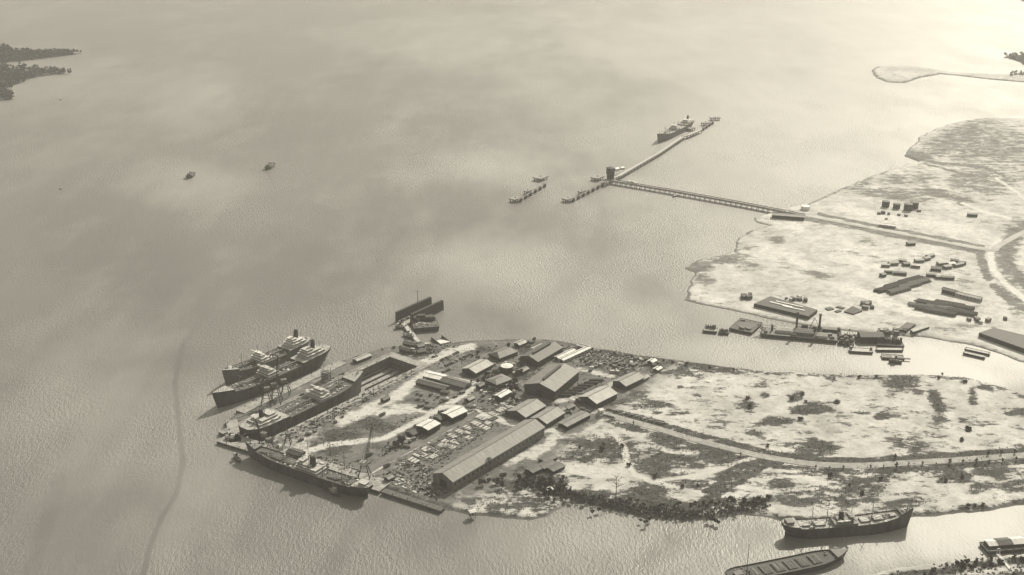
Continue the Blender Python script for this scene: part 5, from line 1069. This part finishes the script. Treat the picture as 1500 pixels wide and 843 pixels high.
for where, cx, cy, sx, sy, n, s in (('by the black pontoon on the sand', 1160, 439, 30, 3, 9, 1.6), ('behind the dredger on the sand', 1272, 448, 8, 5, 8, 1.8), ('on the bank behind the barges', 1305, 486, 24, 3, 12, 1.6), ('left of the big black pontoon', 1095, 437, 8, 3, 6, 1.8), ('beside the long car line', 855, 605, 10, 5, 8, .9), ('near the dry dock head', 610, 510, 24, 7, 16, 1.2), ('on the strip by the basin', 470, 566, 34, 2, 8, 1), ('near the north shore huts', 945, 532, 26, 6, 18, 1.2),
                                ('at the pale quay tip', 335, 642, 8, 3, 7, 1.1), ('along the outer quay', 440, 673, 40, 8, 14, 1), ('on the near side of the dry dock', 470, 628, 40, 3, 8, 1), ('on the sand below the timber piles', 1440, 470, 40, 6, 8, 1.6), ('in the scrap heaps by the white sheds', 590, 650, 16, 8, 14, 1.2), ('near the warehouse front', 630, 716, 14, 10, 12, .9), ('around the black tanks', 1310, 316, 30, 6, 6, 1.5), ('between the central sheds', 735, 577, 32, 11, 20, 1.0), ('around the twin gabled sheds', 828, 602, 14, 8, 12, 1.0), ('south of the white compound', 885, 538, 36, 8, 22, 1.1), ('in front of the stores', 640, 585, 30, 7, 12, 1.0), ('north of the hipped house', 725, 540, 30, 8, 14, 1.0)):
    for i in range(n):
        k = q.choice((0, 0, 1, 1, 2)); dx = q.uniform(-1, 1); dy = q.uniform(-1, 1)
        slope = -.53 if where in ('on the strip by the basin', 'on the near side of the dry dock') else (.3 if where == 'along the outer quay' else 0)
        put(CR, k, cx+sx*dx, cy+sy*dy+slope*sx*dx, q.uniform(0, 3.1), '%s crate %s' % (ct[k], where), 'crates '+where, 2.5 if where not in ('at the pale quay tip', 'along the outer quay') else 3.4, s*q.uniform(.8, 1.2))

# ------------------------------------------------------------------ vegetation
def leaf_cloud(name, cs, rs, K, size, m, parent=None, flat=.8):
    cs = np.asarray(cs, float); rs = np.asarray(rs, float); n = len(cs)
    d = rng.normal(size=(n, K, 3)); d /= np.linalg.norm(d, axis=2, keepdims=True); d *= (rng.random((n, K, 1))**.45)*rs[:, None, None]; d[..., 2] *= flat
    c = cs[:, None]+d; u = rng.normal(size=(n, K, 3)); u /= np.linalg.norm(u, axis=2, keepdims=True); v = np.cross(u, rng.normal(size=(n, K, 3))); v /= np.linalg.norm(v, axis=2, keepdims=True)
    s = size*(.6+.8*rng.random((n, K, 1)))*.5
    vs = np.stack([c-u*s-v*s*.6, c+u*s-v*s*.7, c+u*s*.8+v*s, c-u*s*.7+v*s*.8], 2).reshape(-1, 3); N = len(vs)//4
    me = bpy.data.meshes.new(name); me.vertices.add(len(vs)); me.vertices.foreach_set('co', vs.ravel()); me.loops.add(N*4); me.loops.foreach_set('vertex_index', np.arange(N*4, dtype=np.int32))
    me.polygons.add(N); me.polygons.foreach_set('loop_start', (np.arange(N)*4).astype(np.int32)); me.update(); me.materials.append(m)
    o = bpy.data.objects.new(name, me); COL.objects.link(o)
    if parent: o.parent = parent
    return o
def tree_proto(name, cat, h, cr, m, clumps=14, K=16, trunk=.35, low=.35, leaf=1.1, seed=0):
    r = thing(name, 'x', cat); qq = random.Random(seed); mb = MB(); mb.tube((0, 0, -.3), (.1*h*.1, 0, h*.65), trunk, trunk*.5, 6)
    cs, rs = [], []
    for i in range(clumps):
        a = qq.uniform(0, 6.28); rr = cr*math.sqrt(qq.random())*.8; z = h*qq.uniform(low, .95); rr *= 1-.5*abs((z/h-low)/(1-low)-.35)
        p = (rr*math.cos(a), rr*math.sin(a), z); cs.append(p); rs.append(cr*qq.uniform(.25, .5))
        if i % 3 == 0: mb.tube((0, 0, h*.35), p, trunk*.4, .06, 5)
    mb.build('trunk', M['bark'], r); leaf_cloud('crown', cs, rs, K, leaf, m, r); return r
TP = {0: tree_proto('leafy_tree', 'tree', 8, 3.2, M['leaf'], seed=1), 1: tree_proto('leafy_tree', 'tree', 6.5, 3.6, M['leafm'], seed=2), 2: tree_proto('roadside_tree', 'tree', 7, 2.2, M['leaf'], 12, 14, .25, .2, .9, 3), 3: tree_proto('bush', 'bush', 3.2, 2.6, M['leaf'], 9, 14, .2, .12, .8, 4), 4: tree_proto('bush', 'bush', 2.4, 2.2, M['leafm'], 8, 14, .2, .12, .7, 5)}
for i, (x, y, s) in enumerate([(1313, 686, 1.5), (1331, 681, .45), (1351, 681, .6), (1371, 681, .4), (1391, 680, .9), (1410, 679, .65), (1430, 679, .9), (1449, 678, .55), (1468, 677, .7), (1488, 675, .7)]): put(TP, 2, x, y, i, ('taller dark roadside tree' if i == 0 else 'small roadside tree')+' on the river side of the road', 'trees on the river side of the road', s=s)
for i, (x, y, s) in enumerate([(1311, 673, .9), (1447, 667, .8), (1466, 666, .8), (1486, 665, .8)]): put(TP, 2, x, y, i, 'small roadside tree on the plain side of the road', 'trees on the plain side of the road', s=s)
for i, (x, y, s) in enumerate([(1195, 686, .55), (1215, 687, .5), (1235, 687, .6), (1275, 686, .6), (1294, 685, .45), (1085, 668, .6), (928, 622, .6)]): put(TP, 2, x, y, i, 'little tree at the bend of the river road', 'trees at the bend of the river road', s=s)
spots = [('around the hipped house', [(713, 571), (722, 574), (735, 572), (747, 570), (754, 566), (708, 561), (716, 558)], (0, 1), 1.0), ('by the end wall of the big workshop', [(751, 588), (757, 592), (756, 575), (748, 577)], (0, 1), 1.0),
         ('among the north shore sheds', [(700, 527), (710, 531), (718, 534), (762, 530), (754, 533), (735, 545), (750, 546), (765, 541), (690, 560), (700, 562), (712, 552), (726, 549), (745, 511), (775, 507), (783, 501), (700, 519), (692, 523), (757, 550), (764, 548)], (0, 1, 3), 1.0),
         ('in the dark grove below the long warehouse', [(792+q.uniform(-36, 34), 712+q.uniform(-10, 13)) for _ in range(32)], (0, 1, 3, 4), .8), ('on the shore of the grassy point', [(806, 728), (812, 724), (818, 729), (797, 727), (812, 735), (716, 706), (727, 709), (737, 703), (706, 712), (735, 715), (760, 722)], (0, 1, 3), .9),
         ('along the dark river bank west of the ditch', [(x, 729+(x-830)*.11+q.uniform(-6, 5)) for x in range(828, 1005, 5)], (1, 3, 3, 4), .68), ('standing in the shallows off the river bank', [(868, 752), (877, 749), (938, 764), (946, 768), (951, 762), (1046, 764), (1052, 767), (1040, 762)], (1, 3), .9),
         ('in the wash on the river bank east of the ditch', [(x, 742-(x-1010)*.07+q.uniform(-4, 4)) for x in range(1012, 1130, 6)], (3, 4, 1), 1.0), ('on the sandy plain north of the road', [(1225, 590), (1227, 591), (1418, 630), (1420, 631), (1409, 646), (1125, 655), (1171, 616), (1174, 615.5), (1095, 585), (1380, 549), (1412, 560), (1415, 561), (1098, 597), (1175, 579), (1160, 585), (1180, 590)], (3, 4), 1.2),
         ('in the heaps by the white roofed dark sheds', [(610, 628), (602, 634), (596, 640), (646, 609), (641, 614), (588, 648), (580, 655), (573, 660), (607, 641), (650, 612)], (1, 3, 3), 1.1), ('in the rough grass between road and river', [(849, 657), (884, 652), (912, 655), (921, 683), (882, 660), (1000, 715), (1022, 712), (960, 700), (1216, 700), (1245, 712), (1262, 725), (1290, 704), (1385, 706), (1410, 700), (1428, 741), (1418, 743), (1440, 741)], (3, 4), 1.2),
         ('on the dunes of the bank at the lower right', [(1330+q.uniform(0, 170), 0) for _ in range(30)], (3, 4), 1.0), ('along the north shore of the plain', [(958, 527), (972, 529), (985, 532), (1005, 535), (1040, 540), (1075, 543), (1222, 555), (1258, 554), (1284, 553), (1375, 556), (880, 516), (900, 519), (925, 523), (868, 513)], (3, 4), 1.0), ('on the sand near the dry dock head', [(577, 511), (586, 509), (560, 513), (590, 519)], (3, 4), 1.0)]
for where, pts, kinds, sc in spots:
    for i, (x, y) in enumerate(pts):
        k = q.choice(kinds)
        if y == 0: y = 846-(x-1280)*.14+q.uniform(-5, 9)
        nm = 'bush' if k > 2 else 'tree'; put(TP, k, x, y, q.uniform(0, 6), ('low dark %s ' if k in (0, 3) else 'low grey-green %s ').replace('green', 'toned') % nm+where, 'trees and bushes '+where, 2.2, sc*q.uniform(.75, 1.3))
def thicket(pl, n, w, h):
    pl = [P(x, y, 2.2) for x, y in pl]; cs = []
    for _ in range(n):
        k = rng.integers(len(pl)-1); p = pl[k].lerp(pl[k+1], rng.random()); cs.append((p.x+rng.normal()*w, p.y+rng.normal()*w, 2.2+rng.random()*h))
    tag(leaf_cloud('undergrowth', cs, rng.uniform(.7, 2.0, n), 16, .9, M['leafm'], flat=.8), kind='stuff')
thicket([(822, 724), (860, 730), (900, 740), (940, 748), (975, 752), (1005, 754)], 560, 4.5, 1.2)
thicket([(765, 702), (790, 708), (815, 718), (826, 726)], 220, 7, 1.5)
thicket([(1005, 755), (1040, 752), (1080, 745), (1125, 740)], 240, 4, 1.2)
thicket([(1310, 850), (1380, 838), (1440, 828), (1500, 820), (1520, 835), (1440, 846)], 260, 6, .8)
thicket([(566, 660), (585, 650), (604, 638), (612, 630)], 120, 4, 1.6); thicket([(640, 614), (650, 608)], 30, 3, 1.6)
# the dead tree near the river bank and the palm by the warehouse
r = thing('bare_tree', 'tall bare tree with thin spreading branches near the river bank', 'tree', P(902, 729, 2.4)); qq = random.Random(4)
mb = MB().tube((0, 0, -.5), (.3, 0, 12), .5, .35, 7).tube((.3, 0, 12), (0, .3, 24), .35, .1, 6); mb.build('trunk', M['bark'], r); cs = []
mb = MB()
for i in range(20):
    z = qq.uniform(11, 23); a = qq.uniform(0, 6.28); l = qq.uniform(3, 7)*(1.2-.02*z); p = Vector((.2, .1, z)); e = p+Vector((l*math.cos(a), l*math.sin(a), l*.75)); mb.tube(p, e, .16, .06, 5); cs.append(e)
    for k in range(3): f = p.lerp(e, qq.uniform(.4, .9)); g = f+Vector((qq.uniform(-2, 2), qq.uniform(-2, 2), qq.uniform(.5, 2.2))); mb.tube(f, g, .08, .03, 4)
mb.build('branches', M['bark'], r); leaf_cloud('leaves', cs, [.9]*len(cs), 5, .5, M['leafm'], r)
r = thing('palm_tree', 'ragged palm leaning over the side of the long warehouse', 'tree', P(718, 690, 2.4)); MB().tube((0, 0, -.3), (-.8, .4, 14), .35, .22, 6).build('trunk', M['bark'], r)
mb = MB()
for i in range(13):
    a = i*.49; pr = Vector((-.8, .4, 14))
    for k in range(4): c = Vector((-.8+math.cos(a)*(k+1)*1.0, .4+math.sin(a)*(k+1)*1.0, 14+1.0*math.sin((k+1)*.8)-.12*(k+1)**2)); s_ = Vector((-math.sin(a), math.cos(a), -.2))*.45; mb.add([pr-s_, c-s_*.8, c+s_*.8, pr+s_], [(0, 1, 2, 3)]); pr = c
mb.build('fronds', M['leaf'], r)
# mangrove islands
for k, nm in ((0, 'northern'), (1, 'southern'), (2, 'hazy')):
    _, pts, d, V, G = isl[k]; cand = pts[(d > 1)]; cand = cand[rng.permutation(len(cand))[:900 if k < 2 else 260]]
    hz = rng.uniform(4, 13, len(cand)); cs = np.concatenate([cand, hz[:, None]], 1)
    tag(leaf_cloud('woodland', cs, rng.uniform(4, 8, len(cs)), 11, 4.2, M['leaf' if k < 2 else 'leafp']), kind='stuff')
TM = {0: tree_proto('mangrove_tree', 'tree', 24, 8, M['leaf'], 14, 16, .7, .4, 2.6, 11), 1: tree_proto('mangrove_tree', 'tree', 20, 10, M['leaf'], 14, 18, .7, .25, 2.8, 12), 2: tree_proto('mangrove_tree', 'tree', 15, 7, M['leaf'], 10, 16, .5, .15, 2.4, 13)}
for k, x, y, s, lab in ((0, 54, 107, 1.0, 'slim mangrove rising above the middle of the southern island spit'), (2, 102, 108.5, .5, 'last tiny mangrove off the tip of the southern island spit'), (1, 82, 107, 1, 'round mangrove near the tip of the southern island spit'), (1, 93, 108, .9, 'low round mangrove at the tip of the southern island spit'), (1, 35, 104, 1.2, 'bulky mangrove where the southern spit leaves the shore'), (2, 35, 121, .8, 'lone mangrove in the water below the southern spit'), (2, 27, 123, .9, 'mangrove pair standing in the water below the southern spit, inner one'), (1, 17, 145, 1.0, 'outermost mangrove of the lowest wooded corner'), (2, 17, 129, .7, 'thin mangrove just off the lowest wooded corner'), (1, 5, 77, 1.5, 'tall mangrove crown at the left edge of the northern island'), (1, 12, 78, 1.4, 'broad mangrove crown next to the left edge of the northern island'), (1, 86, 80, .9, 'mangrove crown halfway out on the northern spit'), (1, 97, 80, .9, 'mangrove crown farther out on the northern spit'), (2, 29, 95, .6, 'lone mangrove in the channel between both islands')):
    put(TM, k, x, y, x, lab, 'mangroves of the two islands', 0.3, s)
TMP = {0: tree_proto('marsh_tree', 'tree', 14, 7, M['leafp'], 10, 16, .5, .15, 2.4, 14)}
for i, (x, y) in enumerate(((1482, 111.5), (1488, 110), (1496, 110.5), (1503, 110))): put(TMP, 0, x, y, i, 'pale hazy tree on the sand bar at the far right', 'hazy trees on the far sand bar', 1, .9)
# scrub and litter that nobody could count
sel = np.where((n_V > .55) & (n_d > 4) & (rng.random(len(n_V)) < .14*np.clip(n_V, 0, 1)))[0]
sel = rng.permutation(sel)[:14000]
cs = np.concatenate([n_pts[sel]+rng.normal(size=(len(sel), 2)), 2.6+rng.random((len(sel), 1))*.5], 1)
tag(leaf_cloud('scrub', cs, rng.uniform(.4, 1.2, len(sel)), 6, .7, M['scrub'], flat=.5), kind='stuff')
def litter(name, n, m, test, smin, smax, h, zz=2.5, pts=None):
    P0 = n_pts if pts is None else pts
    w = np.where(test)[0]; w = rng.permutation(w)[:n]; vs = []; fs = []
    for k, i in enumerate(w):
        x, y = P0[i]+rng.normal(size=2)*.5; l, b = rng.uniform(smin, smax, 2); a = yaw if rng.random() < .6 else rng.uniform(0, 3.1); c, s_ = math.cos(a), math.sin(a); hh = rng.uniform(.3, 1)*h
        if rng.random() < .4: l *= 2.2; b *= .5
        for z, t in ((zz-.3, 1), (zz+hh, .85)):
            for sx, sy in ((-1, -1), (1, -1), (1, 1), (-1, 1)): X, Y = sx*l/2*t, sy*b/2*t; vs.append((x+X*c-Y*s_, y+X*s_+Y*c, z))
        o = k*8; fs += [(o+4, o+5, o+6, o+7), (o, o+1, o+5, o+4), (o+1, o+2, o+6, o+5), (o+2, o+3, o+7, o+6), (o+3, o, o+4, o+7)]
    me = bpy.data.meshes.new(name); me.from_pydata(vs, [], fs); me.materials.append(m); ob = bpy.data.objects.new(name, me); COL.objects.link(ob); tag(ob, kind='stuff')
npx, npy = to_px(n_pts[:, 0], n_pts[:, 1])
yard_in = inpoly(npx, npy, [(330, 640), (640, 738), (680, 722), (800, 640), (860, 610), (980, 540), (960, 526), (800, 503), (600, 512), (420, 595)], 1) > .5
clear = (strokes(npx, npy, PALE) < .4) & (strokes(npx, npy, [(7, 1, [(700, 604), (655, 627), (605, 654), (560, 678), (535, 693)])]) < .3)
clear &= signed_dist(n_pts, np.array([tuple(h) for h in hole])) < -.5
yard_in &= clear
sandy = np.maximum(blobs(npx, npy, [(555, 595, 70, 22, -28, 1)]), blobs(npx, npy, [(500, 645, 60, 20, 0, 1)])) > .3
lanes = inpoly(npx, npy, [(560, 700), (600, 672), (660, 700), (640, 735)], 1)+inpoly(npx, npy, [(560, 668), (600, 640), (620, 640), (575, 672)], 1)+inpoly(npx, npy, [(815, 505), (960, 527), (930, 548), (850, 530)], 1) > .5
edge = inpoly(npx, npy, [(395, 640), (600, 540), (612, 545), (420, 655)], 1)+inpoly(npx, npy, [(370, 655), (560, 710), (560, 700), (400, 645)], 1)+inpoly(npx, npy, [(580, 505), (680, 505), (660, 525), (600, 520)], 1) > .5
litter('yard_debris', 1100, M['rust'], yard_in & ~sandy & (n_d > 10), .6, 2.4, 1.4); litter('yard_debris', 260, M['plate'], yard_in & ~sandy & (n_d > 10), .5, 1.8, 1.0)
pens = (inpoly(npx, npy, [(600, 672), (735, 600), (760, 604), (640, 680)], 1) > .5) & clear
litter('scrap_debris', 150, M['mid'], pens, .6, 2.6, 1.2); litter('scrap_debris', 130, M['dark'], pens, .6, 2.2, 1.2); litter('scrap_debris', 420, M['dark'], (lanes | edge) & clear & (n_d > 8), .8, 3.0, 1.8); litter('scrap_debris', 330, M['plate'], (lanes | edge) & clear & (n_d > 8), .6, 2.6, 1.1); litter('scrap_debris', 260, M['mid'], (lanes | edge) & clear & (n_d > 8), .8, 3, 1.5)
